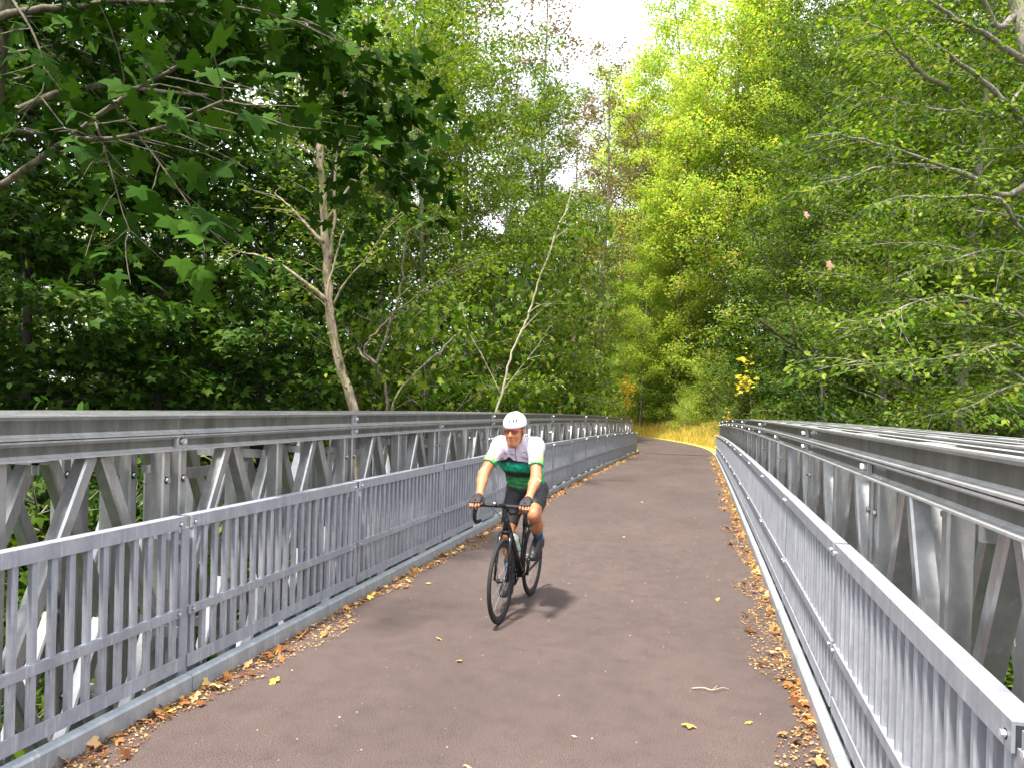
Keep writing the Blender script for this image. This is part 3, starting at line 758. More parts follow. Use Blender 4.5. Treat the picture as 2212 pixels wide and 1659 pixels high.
# beyond the bridge: yellow green trees
T("cottonwood_tree", Y1, 1400, 70, "yellow green tree straight ahead above the end of the path, right of the sky gap", rz=.5, sc=1.2)
T("cottonwood_tree", Y2, 1500, 66, "tallest yellow green tree, right of the sky gap", rz=1.5, sc=1.25)
T("cottonwood_tree", Y1, 1600, 66, "yellow green tree behind the end of the right railing", rz=3.5, sc=1.25)
T("cottonwood_tree", Y2, 1700, 58, "yellow green tree behind the right hand alders", rz=2.2, sc=1.05)
T("cottonwood_tree", Y1, 1342, 76, "pale yellow green tree left of the dark snag, beyond the bend", rz=5.2, sc=1.32)
T("cottonwood_tree", Y2, 1850, 62, "yellow green tree far back on the right bank", rz=.2, sc=1.)
T("cottonwood_tree", Y2, 1430, 75, "hazy yellow green tree farthest behind the bend", rz=4.2, sc=1.)

T("cottonwood_tree", Y1, 1545, 60, "yellow green tree filling the notch between the tallest tree and the right alders", rz=3.1, sc=1.35)
T("cottonwood_tree", Y2, 1455, 62, "yellow green tree directly right of the snag", rz=3.9, sc=.95)
T("cottonwood_tree", Y1, 1265, 80, "pale low tree at the foot of the sky gap", rz=1.9, sc=.8)
T("cottonwood_tree", Y2, 1660, 62, "yellow green tree just left of the right hand alders", rz=2.9, sc=1.1)
# right hand alders
T("alder_tree", A1, 1830, 48, "light green alder deep behind the middle right", rz=.9, sc=1.35)
T("alder_tree", A2, 1980, 42, "tall light green alder deep behind the right hand alders", rz=2.9, sc=1.35)
T("alder_tree", A1, 2160, 32, "light green alder behind the right edge limbs", rz=4.9, sc=1.25)
T("alder_tree", A2, 1740, 47, "green alder at the far end of the right truss", rz=.4, sc=1.0)
T("alder_tree", A1, 1760, 37, "bushy green alder left of the big leaning alders on the right", rz=2.4, sc=1.2, mat='leaf_mid')
T("alder_tree", A3, 1690, 57, "alder behind the end of the right railing with yellowish top", rz=1.4, sc=1.0, mat='leaf_bright')
T("alder_tree", A2, 1905, 27, "big alder beyond the right truss, middle of the right side", rz=1.1, sc=1.1, mat='leaf_mid')
T("alder_tree", A1, 2070, 20, "big near alder beside the right truss with long bare limbs", rz=3.0, sc=1.15)
T("alder_tree", A2, 2290, 15, "nearest alder at the right edge of the picture", rz=5.0, sc=1.0, mat='leaf_mid')
T("alder_tree", A3, 2150, 25, "tall alder behind the nearest alder at the right edge", rz=.0, sc=1.1)
T("alder_tree", A2, 1960, 32, "tall alder behind the big overhanging alder", rz=3.7, sc=1.2, mat='leaf_mid')
T("alder_tree", A3, 1800, 40, "tall dark alder behind the bushy alder on the right", rz=2.7, sc=1.2)
T("alder_tree", A2, 2400, 22, "alder beyond the right edge of the picture", rz=2.7, sc=1.2)
for i, (dx, dep, rz, sc) in enumerate([(1700, 27, .4, .9), (1800, 21, 1.4, .9), (1920, 16, 2.9, .9), (2050, 13, 4.9, .9), (2180, 11, 3.9, .9), (1750, 33, 2.2, 1.2), (2300, 14, 1.2, 1.2)]):
    T("maple_shrub", S2, dx, dep, RB_L[i], "shrub", "leafy bushes just beyond the right truss", rz, sc, 'leaf_dark' if i % 2 else None)

for i, (x_, y_, sc, mt, lb) in enumerate([(-5.2, 66, 1.5, 'leaf_yellow', "tall yellow green bush closing the view where the path vanishes"), (-2.2, 64, 1.3, 'leaf_yellow', "yellow green bush behind the middle of the dry grass"), (.8, 60, 1.2, 'leaf_yellow', "pale yellow green bush behind the right part of the dry grass"), (-7.6, 60, 1.3, 'leaf_yellow', "yellow green bush over the far end of the left truss")]):
    place("bush", S1, (x_, y_, gz(x_, y_) - .05), lb, "bush", None, i * 1.3, (sc, sc, sc * 1.3), mt)
# bushes and accents at the end of the bridge
for i, (dx, dep, me, rz, sc, mt, lab) in enumerate([
    (1250, 52, S1, .2, .9, 'leaf_yellow', "yellow green bush left of the end of the path, behind the left railing"),
    (1315, 60, S1, 1.2, 1.1, 'leaf_yellow', "yellow green bush right above the end of the left railing"),
    (1385, 70, S1, 2.2, 1.2, 'leaf_mid', "dark green bush straight above the path end"),
    (1440, 62, S2, 3.2, .9, 'leaf_bright', "bright bush right of the path end"),
    (1492, 58, S1, 4.2, .9, 'leaf_yellow', "yellow bush among the dry grass"),
    (1545, 55, S2, 5.2, .9, 'leaf_bright', "bright green bush at the end of the right railing"),
    (1600, 50, S1, .9, 1.1, 'leaf_mid', "dark green bush behind the end of the right truss"),
    (1290, 66, S2, 3.9, 1.5, 'leaf_bright', "tall light bush behind the left railing end"),
    (1450, 70, S2, 2.9, 1.7, 'leaf_mid', "large dark bush behind the dry grass"),
    (1570, 60, S2, 1.9, 1.6, 'leaf_bright', "large light green bush under the yellow green trees"),
    (1395, 76, S2, .9, 1.8, 'leaf_bright', "large bright bush below the sky gap"),
    (1230, 44, S1, .2, 1., 'leaf_yellow', "yellowish bush farthest left behind the left railing")]):
    T("bush", me, dx, dep, lab, "bush", None, rz, sc, mt)

# ------------------------------------------------------------------ far wood: reads as one mass of leaves
def far_wood(name, label, spec, mat, seed, leaf=.42, bare=0.0):
    r_ = np.random.RandomState(seed); PP = []; wood = MB()
    for (dx, dep, h, rad, nleaf) in spec:
        x, y = ray_xy(dx, dep); z0 = gz(x, y) - .2
        wood.tube([(x, y, z0), (x + r_.normal(0, .3), y, z0 + h * .5), (x + r_.normal(0, .6), y, z0 + h * .93)], [.26, .17, .04], 6)
        nc = 90
        u = r_.rand(nc); cz = z0 + h * (.04 + .94 * u); rr = rad * (1 - .55 * u ** 2) * r_.rand(nc) ** .5; az = r_.rand(nc) * 6.283
        C = np.stack([x + rr * np.cos(az), y + rr * np.sin(az), cz], 1)
        for c in C[::3]: wood.tube([(x, y, c[2] - .9), tuple(c)], [.06, .015], 4, cap=False)
        k = r_.randint(0, nc, nleaf)
        PP.append(C[k] + r_.normal(0, 1, (nleaf, 3)) * np.array([1.0, 1.0, .45]) * (.5 + .25 * rad / 3))
    PP = np.vstack(PP); n = len(PP)
    D = r_.normal(0, 1, (n, 3)); D[:, 2] *= .4; NN = np.stack([r_.normal(0, .6, n), r_.normal(0, .6, n), np.ones(n)], 1)
    o = leaves_mesh(name, PP, D, NN, leaf * r_.uniform(.6, 1.25, n), 'diamond', MAT[mat], rstate=r_)
    tag(o, label, "wood", kind='stuff')
    tag(wood.build(name + "_trunks", MAT['bark_grey' if mat != 'leaf_dark' else 'bark_dark'], o), kind='stuff')
    return o
rw = random.Random(3)
sp = [(1700 + i * 75 + rw.uniform(-25, 25), rw.choice([38, 44, 50]), rw.uniform(13, 20), rw.uniform(3.4, 4.4), 5200) for i in range(14)]
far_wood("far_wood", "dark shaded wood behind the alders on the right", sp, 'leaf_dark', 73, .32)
sp = [(-500 + i * 62 + rw.uniform(-25, 25), rw.choice([36, 42, 50]) + rw.uniform(-3, 3), rw.uniform(10, 15) + (9 if i > 16 else 0), rw.uniform(3.0, 4.0), 3200) for i in range(22)]
far_wood("far_wood", "dark wood filling the background on the left, far behind the maples", sp, 'leaf_mid', 71, .30)
sp = [(1330 + i * 62 + rw.uniform(-20, 20), rw.choice([74, 82, 90]) + rw.uniform(-3, 3), rw.uniform(26, 33) * (1 if i > 1 else .55), rw.uniform(4.2, 5.4), 5600) for i in range(20)]
sp += [(1010 + i * 55, 80, rw.uniform(20, 27) - i * 3, 4.2, 4200) for i in range(5)]
far_wood("far_wood", "pale green wood filling the background beyond the bend and on the right", sp, 'leaf_yellow', 72, .42)

# undergrowth that covers the banks
def undergrowth(name, label, n, xr, yr, mat, seed, hmax=1.1, leaf=.16, keep=None, shape='diamond'):
    r_ = np.random.RandomState(seed)
    x = r_.uniform(*xr, n); y = r_.uniform(*yr, n)
    if keep is not None: k = keep(x, y); x, y = x[k], y[k]
    n = len(x); lump = .35 + .65 * np.clip(np.sin(x * 1.1 + 2 * np.sin(y * .7)) * np.sin(y * .9 + x * .3) + .5, 0, 1)
    z = terrain_h(x, y) + r_.rand(n) ** .8 * hmax * lump
    D = r_.normal(0, 1, (n, 3)); D[:, 2] *= .4; NN = np.stack([r_.normal(0, .5, n), r_.normal(0, .5, n), np.ones(n)], 1)
    return tag(leaves_mesh(name, np.stack([x, y, z], 1), D, NN, leaf * r_.uniform(.6, 1.3, n), shape, MAT[mat], rstate=r_), label, "undergrowth", kind='stuff')
off_path = lambda x, y: ~((y > 33) & (x > -1.07 - .0085 * np.maximum((y - Y_END) / .93, 0) ** 2 - 3.3) & (x < -1.07 - .0085 * np.maximum((y - Y_END) / .93, 0) ** 2 + 3.6))
off_far = lambda x, y: ~((y > 35) & (x > -1.07 - .0085 * np.maximum((y - Y_END) / .93, 0) ** 2 - 3.3) & (x < -1.07 - .0085 * np.maximum((y - Y_END) / .93, 0) ** 2 + 7.5))
undergrowth("undergrowth", "dark low undergrowth on the floor of the gully left of the bridge", 70000, (-34, -4), (-4, 60), 'leaf_mid', 81, 1.6, .2, off_path)
undergrowth("undergrowth", "low undergrowth on the bank right of the bridge", 80000, (1.5, 36), (-4, 70), 'leaf_mid', 82, 1.6, .2, off_far)
undergrowth("undergrowth", "yellow green undergrowth beyond the end of the path", 70000, (-22, 14), (38, 86), 'leaf_yellow', 83, 1.3, .2, off_far)
# ------------------------------------------------------------------ trees modelled limb by limb
CAMP = Vector((0, 0, CAM_H))
def W(px, py, depth):
    d = fw + rt * ((px - 1106) / 1650) - up * ((py - 882.3) / 1650)
    return np.array(CAMP + d * depth)
def smooth_poly(P, n=None):
    P = np.asarray(P, float); sg = np.linalg.norm(np.diff(P, axis=0), axis=1); md = np.median(sg) * 1.3; Q = [P[0]]
    for a, b_, l in zip(P[:-1], P[1:], sg):
        kk = max(1, int(round(l / md)))
        for i in range(1, kk + 1): Q.append(a + (b_ - a) * i / kk)
    P = np.array(Q); m = len(P)
    if m < 3: return np.array([P[0] + (P[-1] - P[0]) * u for u in np.linspace(0, 1, 4)])
    out_ = []
    for i in range(m - 1):
        p0, p1, p2, p3 = P[max(i - 1, 0)], P[i], P[i + 1], P[min(i + 2, m - 1)]
        for u in np.linspace(0, 1, 4, endpoint=False):
            out_.append(.5 * ((2 * p1) + (-p0 + p2) * u + (2 * p0 - 5 * p1 + 4 * p2 - p3) * u * u + (-p0 + 3 * p1 - 3 * p2 + p3) * u ** 3))
    out_.append(P[-1]); return np.array(out_)
def limb_tree(name, limbs, label, cat, seed, leafmat, barkmat, shape, leaf, trunk_name="trunk", tw_len=.5, spread=.08, flat=.5, per=14, step=.16, droop=-.3, k=7, extra=None, nvar=.45, wob=.35):
    """limbs: (points, r0, r1, leafy 0..1, from fraction)"""
    r_ = np.random.RandomState(seed); base = np.array(limbs[0][0][0], float)
    root = empty(name, tuple(base)); tag(root, label, cat)
    wood = MB(); PP = []; DD = []
    for (pts, r0, r1, dens, t0) in limbs:
        P = smooth_poly(pts) - base
        P[1:-1] += r_.normal(0, min(r0, .03) * wob, (len(P) - 2, 3))
        cl = np.r_[0, np.cumsum(np.linalg.norm(np.diff(P, axis=0), axis=1))]
        wood.tube(P, r0 + (r1 - r0) * cl / cl[-1], k if r0 > .02 else 5)
        if dens <= 0: continue
        seg = np.linalg.norm(np.diff(P, axis=0), axis=1); cum = np.r_[0, np.cumsum(seg)]; L = cum[-1]
        nt_ = max(2, int(L * (1 - t0) / step))
        for q in range(nt_ + 2):
            u = min(.999, t0 + (1 - t0) * (q + r_.rand()) / nt_); s_ = u * L; a = min(np.searchsorted(cum, s_) - 1, len(P) - 2); a = max(a, 0)
            p = P[a] + (P[a + 1] - P[a]) * (s_ - cum[a]) / seg[a]; dd = (P[a + 1] - P[a]) / seg[a]
            sv = np.cross(dd, (0, 0, 1)); sv /= np.linalg.norm(sv) + 1e-9
            w = (1 if q % 2 else -1) * r_.uniform(.5, 1.2)
            tl = tw_len * r_.uniform(.5, 1.3)
            Q = wander(r_, p, dd * .7 + sv * w + np.array([0, 0, r_.normal(0, .25)]), tl, 4, .35, droop)
            wood.tube(Q, np.linspace(min(r1 * .9 + .002, .007), .0022, 5), 4, cap=False)
            m_ = r_.poisson(per * dens * tl / tw_len)
            if m_ < 1: continue
            tt = r_.rand(m_) ** .7 * 3.999; ia = tt.astype(int)
            PP.append(Q[ia] + (Q[ia + 1] - Q[ia]) * (tt - ia)[:, None] + r_.normal(0, spread, (m_, 3)) * (1, 1, flat))
            DD.append((Q[-1] - Q[0])[None] / tl + r_.normal(0, .65, (m_, 3)))
    wood.build(trunk_name, MAT[barkmat], root, smooth=True)
    if extra is not None:
        for C, nl, rad in extra:
            PP.append(np.asarray(C) - base + r_.normal(0, 1, (nl, 3)) * rad); DD.append(r_.normal(0, 1, (nl, 3)))
    if PP:
        PP = np.vstack(PP); DD = np.vstack(DD); DD[:, 2] = DD[:, 2] * .6 - .3; n = len(PP)
        NN = np.stack([r_.normal(0, nvar, n), r_.normal(0, nvar, n), np.ones(n)], 1)
        leaves_mesh("crown", PP, DD, NN, leaf * r_.uniform(.65, 1.25, n), shape, MAT[leafmat], root, rstate=r_)
    return root

MAT['bark_lichen'] = bark("bark_lichen", (.04, .03, .02), (.19, .155, .105), 22)
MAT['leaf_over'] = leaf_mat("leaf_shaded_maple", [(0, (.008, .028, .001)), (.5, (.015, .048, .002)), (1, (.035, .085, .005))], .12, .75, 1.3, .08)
def WL(d0, d1, *pp):
    n = len(pp); return [W(x, y, d0 + (d1 - d0) * i / max(1, n - 1)) for i, (x, y) in enumerate(pp)]
# overhanging maple, trunk just outside the left edge
tb = ray_xy(-150, 6.4); tz = gz(*tb)
TR = [np.array([tb[0] - .2, tb[1], tz]), np.array([tb[0] - .1, tb[1], -1.5]), W(-75, 640, 6.3), W(-50, 400, 6.2), W(-22, 200, 6.1), W(-8, 60, 6.1), W(2, -200, 6.1), W(-10, -700, 6.3)]
J = lambda i: TR[i]
limbs = [(TR, .17, .07, 0, 0),
    ([J(4)] + WL(6.0, 7.6, (0, 249), (136, 198), (218, 183), (280, 150), (370, 103), (467, 88), (564, 68), (650, 40)), .034, .007, 1, .42),
    (WL(6.1, 8.0, (272, 148), (350, 146), (448, 132), (518, 117), (620, 105), (720, 150)), .02, .005, 1, .1),
    ([J(3)] + WL(6.0, 5.3, (0, 401), (78, 350), (163, 288), (241, 230), (335, 171), (385, 144)), .032, .012, .3, .3),
    ([J(3)] + WL(6.0, 5.0, (0, 288), (148, 299), (241, 298), (350, 276), (483, 218)), .020, .009, .3, .3),
    (WL(5.6, 8.3, (234, 187), (389, 202), (506, 214), (603, 249), (720, 300), (830, 350), (890, 400)), .015, .004, .65, .2),
    ([J(5)] + WL(6.0, 6.2, (0, 39), (93, 19), (175, 15), (233, 0), (330, -40)), .035, .014, .9, .1),
    (WL(5.6, 7.6, (233, 0), (420, 10), (560, 25), (690, 70), (780, 140), (830, 200)), .014, .004, 1, .05),
    (WL(7.3, 8.4, (603, 249), (700, 240), (790, 260), (850, 300)), .008, .003, .7, .1),
    (WL(6.6, 7.8, (650, 40), (720, 80), (790, 180), (820, 230)), .008, .003, .8, .1),
    (WL(7.6, 8.4, (720, 300), (745, 360), (800, 410), (850, 430)), .007, .003, .55, .1),
    (WL(5.6, 5.5, (206, 265), (240, 370), (262, 450), (280, 498)), .009, .003, .35, .1),
    (WL(5.4, 5.3, (296, 288), (350, 360), (400, 430), (440, 490)), .009, .003, .4, .1),
    (WL(6.0, 5.8, (27, 0), (75, 80), (97, 156), (88, 210)), .012, .005, .5, .1),
    (WL(6.3, 8.0, (-40, -60), (130, -90), (300, -70), (480, -60), (640, -30)), .03, .006, 1, .1),
    (WL(6.6, 6.2, (-30, 120), (60, 110), (160, 90), (280, 60), (420, 30)), .015, .004, .8, .1),
    (WL(6.8, 6.4, (-60, 190), (40, 170), (140, 150), (260, 120), (380, 90), (480, 60)), .014, .004, .8, .1),
]
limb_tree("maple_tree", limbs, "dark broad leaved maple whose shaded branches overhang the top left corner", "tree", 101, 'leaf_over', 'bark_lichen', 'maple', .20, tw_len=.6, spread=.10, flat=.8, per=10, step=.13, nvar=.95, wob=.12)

# forked alder with a pale brown trunk
def G(px, depth):
    x, y = ray_xy(px, depth); return np.array([x, y, gz(x, y) - .1])
MAT['bark_tan'] = bark("bark_tan", (.16, .11, .075), (.46, .36, .26), 10)
limb_tree("alder_tree", [
    ([G(785, 13.5)] + WL(13.3, 13, (766, 895), (745, 825), (728, 760), (712, 690), (709, 600), (702, 520), (698, 420), (690, 330), (682, 250), (680, 170), (690, 60), (700, -60)), .125, .045, .5, .5),
    (WL(13, 12.6, (708, 650), (650, 602), (584, 561), (520, 545)), .038, .012, .6, .3),
    (WL(12.9, 12.5, (740, 790), (722, 700), (708, 631), (731, 537), (742, 500)), .03, .010, 0, .5),
    (WL(13, 13.2, (700, 525), (638, 459), (600, 425)), .035, .01, .5, .3),
    (WL(13, 12.8, (693, 374), (662, 330), (642, 304), (600, 250)), .035, .01, .6, .3),
    (WL(13, 12.7, (712, 560), (722, 467), (724, 374), (735, 300), (742, 200)), .03, .01, .8, .5),
    (WL(13, 12.6, (720, 660), (745, 610), (790, 560), (830, 500)), .02, .006, 1, .3),
    (WL(13, 12.6, (705, 480), (760, 400), (830, 330), (900, 280)), .025, .006, 1, .3),
    (WL(13, 12.6, (690, 330), (740, 220), (800, 120), (850, 20)), .025, .006, 1, .3),
    (WL(13, 12.6, (682, 250), (640, 160), (590, 60), (560, -40)), .025, .006, .7, .4),
    ], "forked alder with a pale peeling brown trunk behind the left truss", "tree", 102, 'leaf_bright', 'bark_tan', 'ovate', .095, tw_len=.8, spread=.12, per=24, step=.16)
# small crooked tree
limb_tree("alder_tree", [
    ([G(850, 12.5)] + WL(12.4, 12, (838, 892), (829, 825), (815, 787), (851, 678), (862, 640), (874, 560), (880, 500)), .06, .014, .5, .6),
    (WL(12.2, 12, (815, 787), (790, 765), (795, 740), (831, 700), (845, 680)), .03, .012, 0, .3),
    (WL(12.2, 12.3, (812, 790), (785, 770), (772, 752)), .028, .012, 0, .3),
    (WL(12.2, 12, (851, 678), (900, 640), (960, 600), (1000, 560)), .02, .006, 1, .3),
    ], "small crooked dark stemmed tree right of the forked alder", "tree", 103, 'leaf_mid', 'bark_lichen', 'ovate', .09, tw_len=.7, spread=.12, per=20, step=.2)
limb_tree("dead_tree", [([G(835, 12.8)] + WL(12.6, 13.5, (846, 884), (884, 820), (950, 757), (985, 725)), .03, .016, 0, 0)],
    "bare leaning pale trunk between the crooked tree and the cyclist", "dead trunk", 104, 'leaf_mid', 'bark_lichen', 'ovate', .09)
# leaning bare sapling
MAT['bark_cream'] = bark("bark_cream", (.34, .28, .20), (.60, .52, .40))
limb_tree("sapling", [
    ([G(1058, 17)] + WL(16.8, 16.4, (1072, 890), (1088, 836), (1101, 777), (1128, 714), (1144, 675), (1161, 612), (1177, 573), (1200, 503), (1220, 464), (1240, 400)), .05, .012, .5, .82),
    (WL(16.8, 16.4, (1080, 852), (1120, 800), (1160, 750), (1187, 708)), .012, .004, .5, .3),
    (WL(16.8, 17, (1080, 848), (1045, 775), (1016, 724), (999, 668)), .012, .004, .5, .5),
    (WL(16.6, 16.4, (1128, 714), (1150, 690), (1180, 660)), .010, .004, .7, .3),
    (WL(16.6, 16.4, (1144, 675), (1165, 660), (1195, 655)), .010, .004, .8, .3),
    ], "leaning pale slender sapling behind the cyclist's helmet", "sapling", 105, 'leaf_mid', 'bark_cream', 'maple_s', .15, tw_len=.5, spread=.1, per=12, step=.16)
# snag beyond the bend
limb_tree("dead_tree", [
    ([G(1385, 66)] + WL(66, 66, (1386, 700), (1385, 540), (1390, 440), (1393, 366), (1396, 323)), .24, .17, 0, 0),
    (WL(66, 65.5, (1394, 340), (1402, 310), (1402, 280)), .08, .03, 0, 0),
    (WL(66, 63, (1390, 400), (1410, 372), (1440, 370), (1465, 392)), .06, .02, 0, 0),
    (WL(66, 63, (1390, 420), (1420, 395), (1450, 400), (1480, 425)), .05, .02, 0, 0),
    (WL(66, 63, (1390, 450), (1425, 430), (1440, 450), (1432, 475)), .05, .02, 0, 0),
    (WL(66, 63, (1388, 360), (1370, 280), (1340, 250), (1318, 270)), .09, .02, 0, 0),
    (WL(66, 63, (1386, 480), (1360, 440), (1330, 425)), .05, .02, 0, 0),
    ], "broken dark snag with pale arching dead branches right of the sky gap", "dead tree", 106, 'leaf_mid', 'bark_dark', 'ovate', .1)
# big alder whose trunk leans in from the right edge
b0 = ray_xy(2480, 12.0)
TR = [np.array([b0[0], b0[1], gz(*b0)]), W(2440, 900, 12), W(2380, 600, 12), W(2300, 330, 12.2), W(2235, 150, 12.4), W(2200, 20, 12.6), W(2165, -120, 12.8), W(2120, -300, 13)]
limb_tree("alder_tree", [
    (TR, .2, .10, .4, .5),
    ([TR[5]] + WL(12.4, 11.8, (2158, 61), (2122, 0), (2090, -60)), .06, .03, .6, .2),
    ([TR[4]] + WL(12.2, 11.5, (2140, 83), (2080, 50), (2018, 11), (1960, -30)), .06, .02, .8, .3),
    ([TR[3]] + WL(12.0, 11.0, (2212, 266), (2176, 223), (2119, 172), (2050, 120), (1986, 80), (1930, 60)), .065, .015, .9, .3),
    (WL(11.6, 10.8, (2050, 190), (1986, 154), (1939, 104), (1910, 68), (1860, 40)), .04, .01, 1, .3),
    ([TR[3]] + WL(11.8, 10.2, (2180, 420), (2122, 392), (2086, 377), (1960, 330), (1867, 305), (1800, 290)), .055, .012, .8, .35),
    (WL(11.6, 10.4, (2100, 380), (2020, 362), (1960, 356), (1899, 359), (1830, 385), (1760, 400)), .03, .008, .8, .3),
    ([TR[2]] + WL(11.6, 10.4, (2212, 500), (2169, 440), (2120, 425), (2040, 430), (1960, 425), (1880, 445)), .045, .01, .9, .3),
    ([TR[2]] + WL(11.4, 9.8, (2250, 690), (2170, 660), (2080, 640), (1990, 650), (1900, 690)), .04, .008, .9, .3),
    ([TR[2]] + WL(11.2, 9.5, (2260, 760), (2180, 745), (2080, 770), (1980, 775), (1890, 785), (1850, 782)), .035, .006, 1.0, .3),
    ([TR[1]] + WL(11.4, 10.5, (2280, 850), (2200, 830), (2130, 860), (2060, 890)), .03, .006, 1, .2),
    ([TR[2]] + WL(11.6, 10.8, (2240, 560), (2150, 540), (2060, 560), (1960, 590)), .03, .006, 1, .2),
    ([TR[4]] + WL(12, 11, (2160, 250), (2090, 240), (2010, 235), (1930, 215), (1850, 200)), .03, .006, 1, .2),
    ], "big alder leaning in from the right edge with long bare grey limbs", "tree", 107, 'leaf_bright', 'bark_grey', 'ovate', .10, tw_len=.75, spread=.09, per=26, step=.15)
# sunlit spray in front
limb_tree("alder_tree", [
    ([G(1800, 26)] + WL(26, 25, (1771, 798), (1720, 750), (1679, 723), (1640, 690)), .08, .04, .5, .4),
    (WL(25.5, 24, (1720, 750), (1700, 640), (1650, 560), (1620, 480)), .04, .015, .9, .1),
    (WL(25.5, 24, (1771, 798), (1830, 700), (1850, 600), (1830, 500)), .04, .015, .9, .1),
    ], "dark leaning trunk low on the right, above the right truss", "tree", 108, 'leaf_mid', 'bark_lichen', 'ovate', .13, tw_len=1.2, spread=.25, per=30, step=.3)
# yellow sprays that catch the eye
def spray(px, py, dep, n, rad, mat, label, seed, lf=.16):
    r_ = np.random.RandomState(seed); c = W(px, py, dep); g = np.array([c[0] + .3, c[1] + .2, gz(c[0], c[1])])
    limb_tree("sapling", [([g, (g + c) / 2 + np.array([.1, 0, .2]), c], .03, .008, 0, 0)], label, "sapling", seed, mat, 'bark_grey', 'maple_s', lf,
              extra=[(c + r_.normal(0, rad, 3) * (.6, .6, 1.3), n // 4, rad * .5) for _ in range(4)])
spray(1618, 812, 30, 70, .35, 'leaf_lemon', "sapling with bright lemon yellow leaves over the right truss", 111, .2)
spray(1342, 850, 46, 120, .5, 'leaf_orange', "sapling with orange leaves above the left railing end", 112, .22)
spray(1487, 385, 64, 110, .8, 'leaf_orange', "tall sapling with an orange leafed top right of the snag", 113, .24)
spray(1585, 905, 45, 60, .4, 'leaf_orange', "small orange leafed sapling behind the right railing end", 114, .2)
spray(1350, 610, 66, 70, .6, 'leaf_orange', "thin sapling with a reddish orange tuft below the snag", 115, .22)

# dry grass past the bridge
def grass():
    r_ = np.random.RandomState(9); n = 42000
    y = r_.uniform(36.4, 74, n); s_ = (y - Y_END) / .93; xc = -1.07 - .0085 * s_ ** 2 - .02 * s_
    side_ = np.where(r_.rand(n) < .8, 1, -1)
    x = xc + side_ * (2.45 + r_.rand(n) ** 1.2 * 6.0)
    z = np.maximum(terrain_h(x, y), Z_END - .1); h = r_.uniform(.35, 1.15, n) * (.45 + .55 * np.clip((np.abs(x - xc) - 2.4) / 1.5, 0, 1))
    a = r_.rand(n) * 6.283; w = r_.uniform(.012, .03, n); lx, ly = r_.normal(0, .18, n), r_.normal(0, .18, n)
    b0_ = np.stack([x - w * np.cos(a), y - w * np.sin(a), z - .05], 1); b1_ = np.stack([x + w * np.cos(a), y + w * np.sin(a), z - .05], 1)
    m0 = np.stack([x - w * .7 * np.cos(a) + lx * .4 * h, y - w * .7 * np.sin(a) + ly * .4 * h, z + h * .6], 1); m1 = m0 + np.stack([1.4 * w * np.cos(a), 1.4 * w * np.sin(a), 0 * a], 1)
    tp = np.stack([x + lx * 1.3 * h, y + ly * 1.3 * h, z + h], 1)
    V = np.stack([b0_, b1_, m1, m0, tp], 1).reshape(-1, 3); o = np.arange(n)[:, None] * 5
    Q = (o + np.array([[0, 1, 2, 3]])); Tt = (o + np.array([[3, 2, 4]]))
    return np_mesh("dry_grass", V, [Q, Tt], MAT['straw'], attr=np.repeat(r_.rand(n), 5))
MAT['straw'] = leaf_mat("straw", [(0, (.22, .25, .03)), (.35, (.52, .43, .07)), (.75, (.72, .56, .14)), (1, (.66, .38, .14))], .3, .7, 1.2, .2)
tag(grass(), "tall dry straw yellow grass along the outside of the bend", "grass", kind='stuff')

# ------------------------------------------------------------------ fallen leaves
MAT['litter'] = leaf_mat("litter", [(0, (.13, .05, .02)), (.3, (.33, .13, .04)), (.6, (.46, .23, .085)), (.85, (.55, .36, .17)), (1, (.62, .42, .10))], .12, .7, 1.2, .2)
MAT['crumb'] = leaf_mat("crumb", [(0, (.30, .15, .06)), (.5, (.55, .36, .20)), (1, (.75, .62, .45))], .05, .8, 1, .2)
def flatleaves(name, x, y, z, S, mat, shape, seed, label, tilt=.35, lift=.0, kind='stuff'):
    r_ = np.random.RandomState(seed); n = len(x); a = r_.rand(n) * 6.283
    D = np.stack([np.cos(a), np.sin(a), r_.normal(0, .12, n)], 1); NN = np.stack([r_.normal(0, tilt, n), r_.normal(0, tilt, n), np.ones(n)], 1)
    P = np.stack([x, y, z + .006 + S * tilt * .45 + lift], 1)
    o = leaves_mesh(name, P, D, NN, S, shape, MAT[mat], rstate=r_)
    return tag(o, label, "leaf litter", kind=kind)
def litter(side, label, seed):
    r_ = np.random.RandomState(seed)
    def band(n, wid, pw=1.6):
        y = 1.2 + (Y_END - 1.4) * r_.rand(n) ** 1.25
        patch = .25 + .75 * np.clip(.5 + .6 * np.sin(y * 2.3 + seed) * np.sin(y * .9) + .3 * np.sin(y * 5.1), 0, 1)
        off = np.abs(r_.rand(n)) ** pw * wid * patch
        x = XL + .012 + off if side < 0 else XR - .012 - off
        return x, y, sag(y)
    n = 15000; x, y, z = band(n, .30); flatleaves("leaf_litter", x, y, z, r_.uniform(.008, .026, n), 'litter', 'diamond', seed + 1, label, .5)
    n = 420; x, y, z = band(n, .27, 1.3); flatleaves("leaf_litter", x, y, z, r_.uniform(.035, .085, n), 'litter', 'maple', seed + 2, label.replace("crumbled", "curled"), .7)
litter(-1, "crumbled orange leaves lying along the left kerb", 201)
litter(1, "crumbled orange leaves lying along the right kerb", 211)
r_ = np.random.RandomState(5); n = 900
x = r_.uniform(XL + .1, XR - .1, n); y = 1.5 + 34 * r_.rand(n) ** 1.4
flatleaves("leaf_crumbs", x, y, sag(y), r_.uniform(.006, .017, n), 'crumb', 'diamond', 6, "tiny pale leaf crumbs scattered over the asphalt", .4)

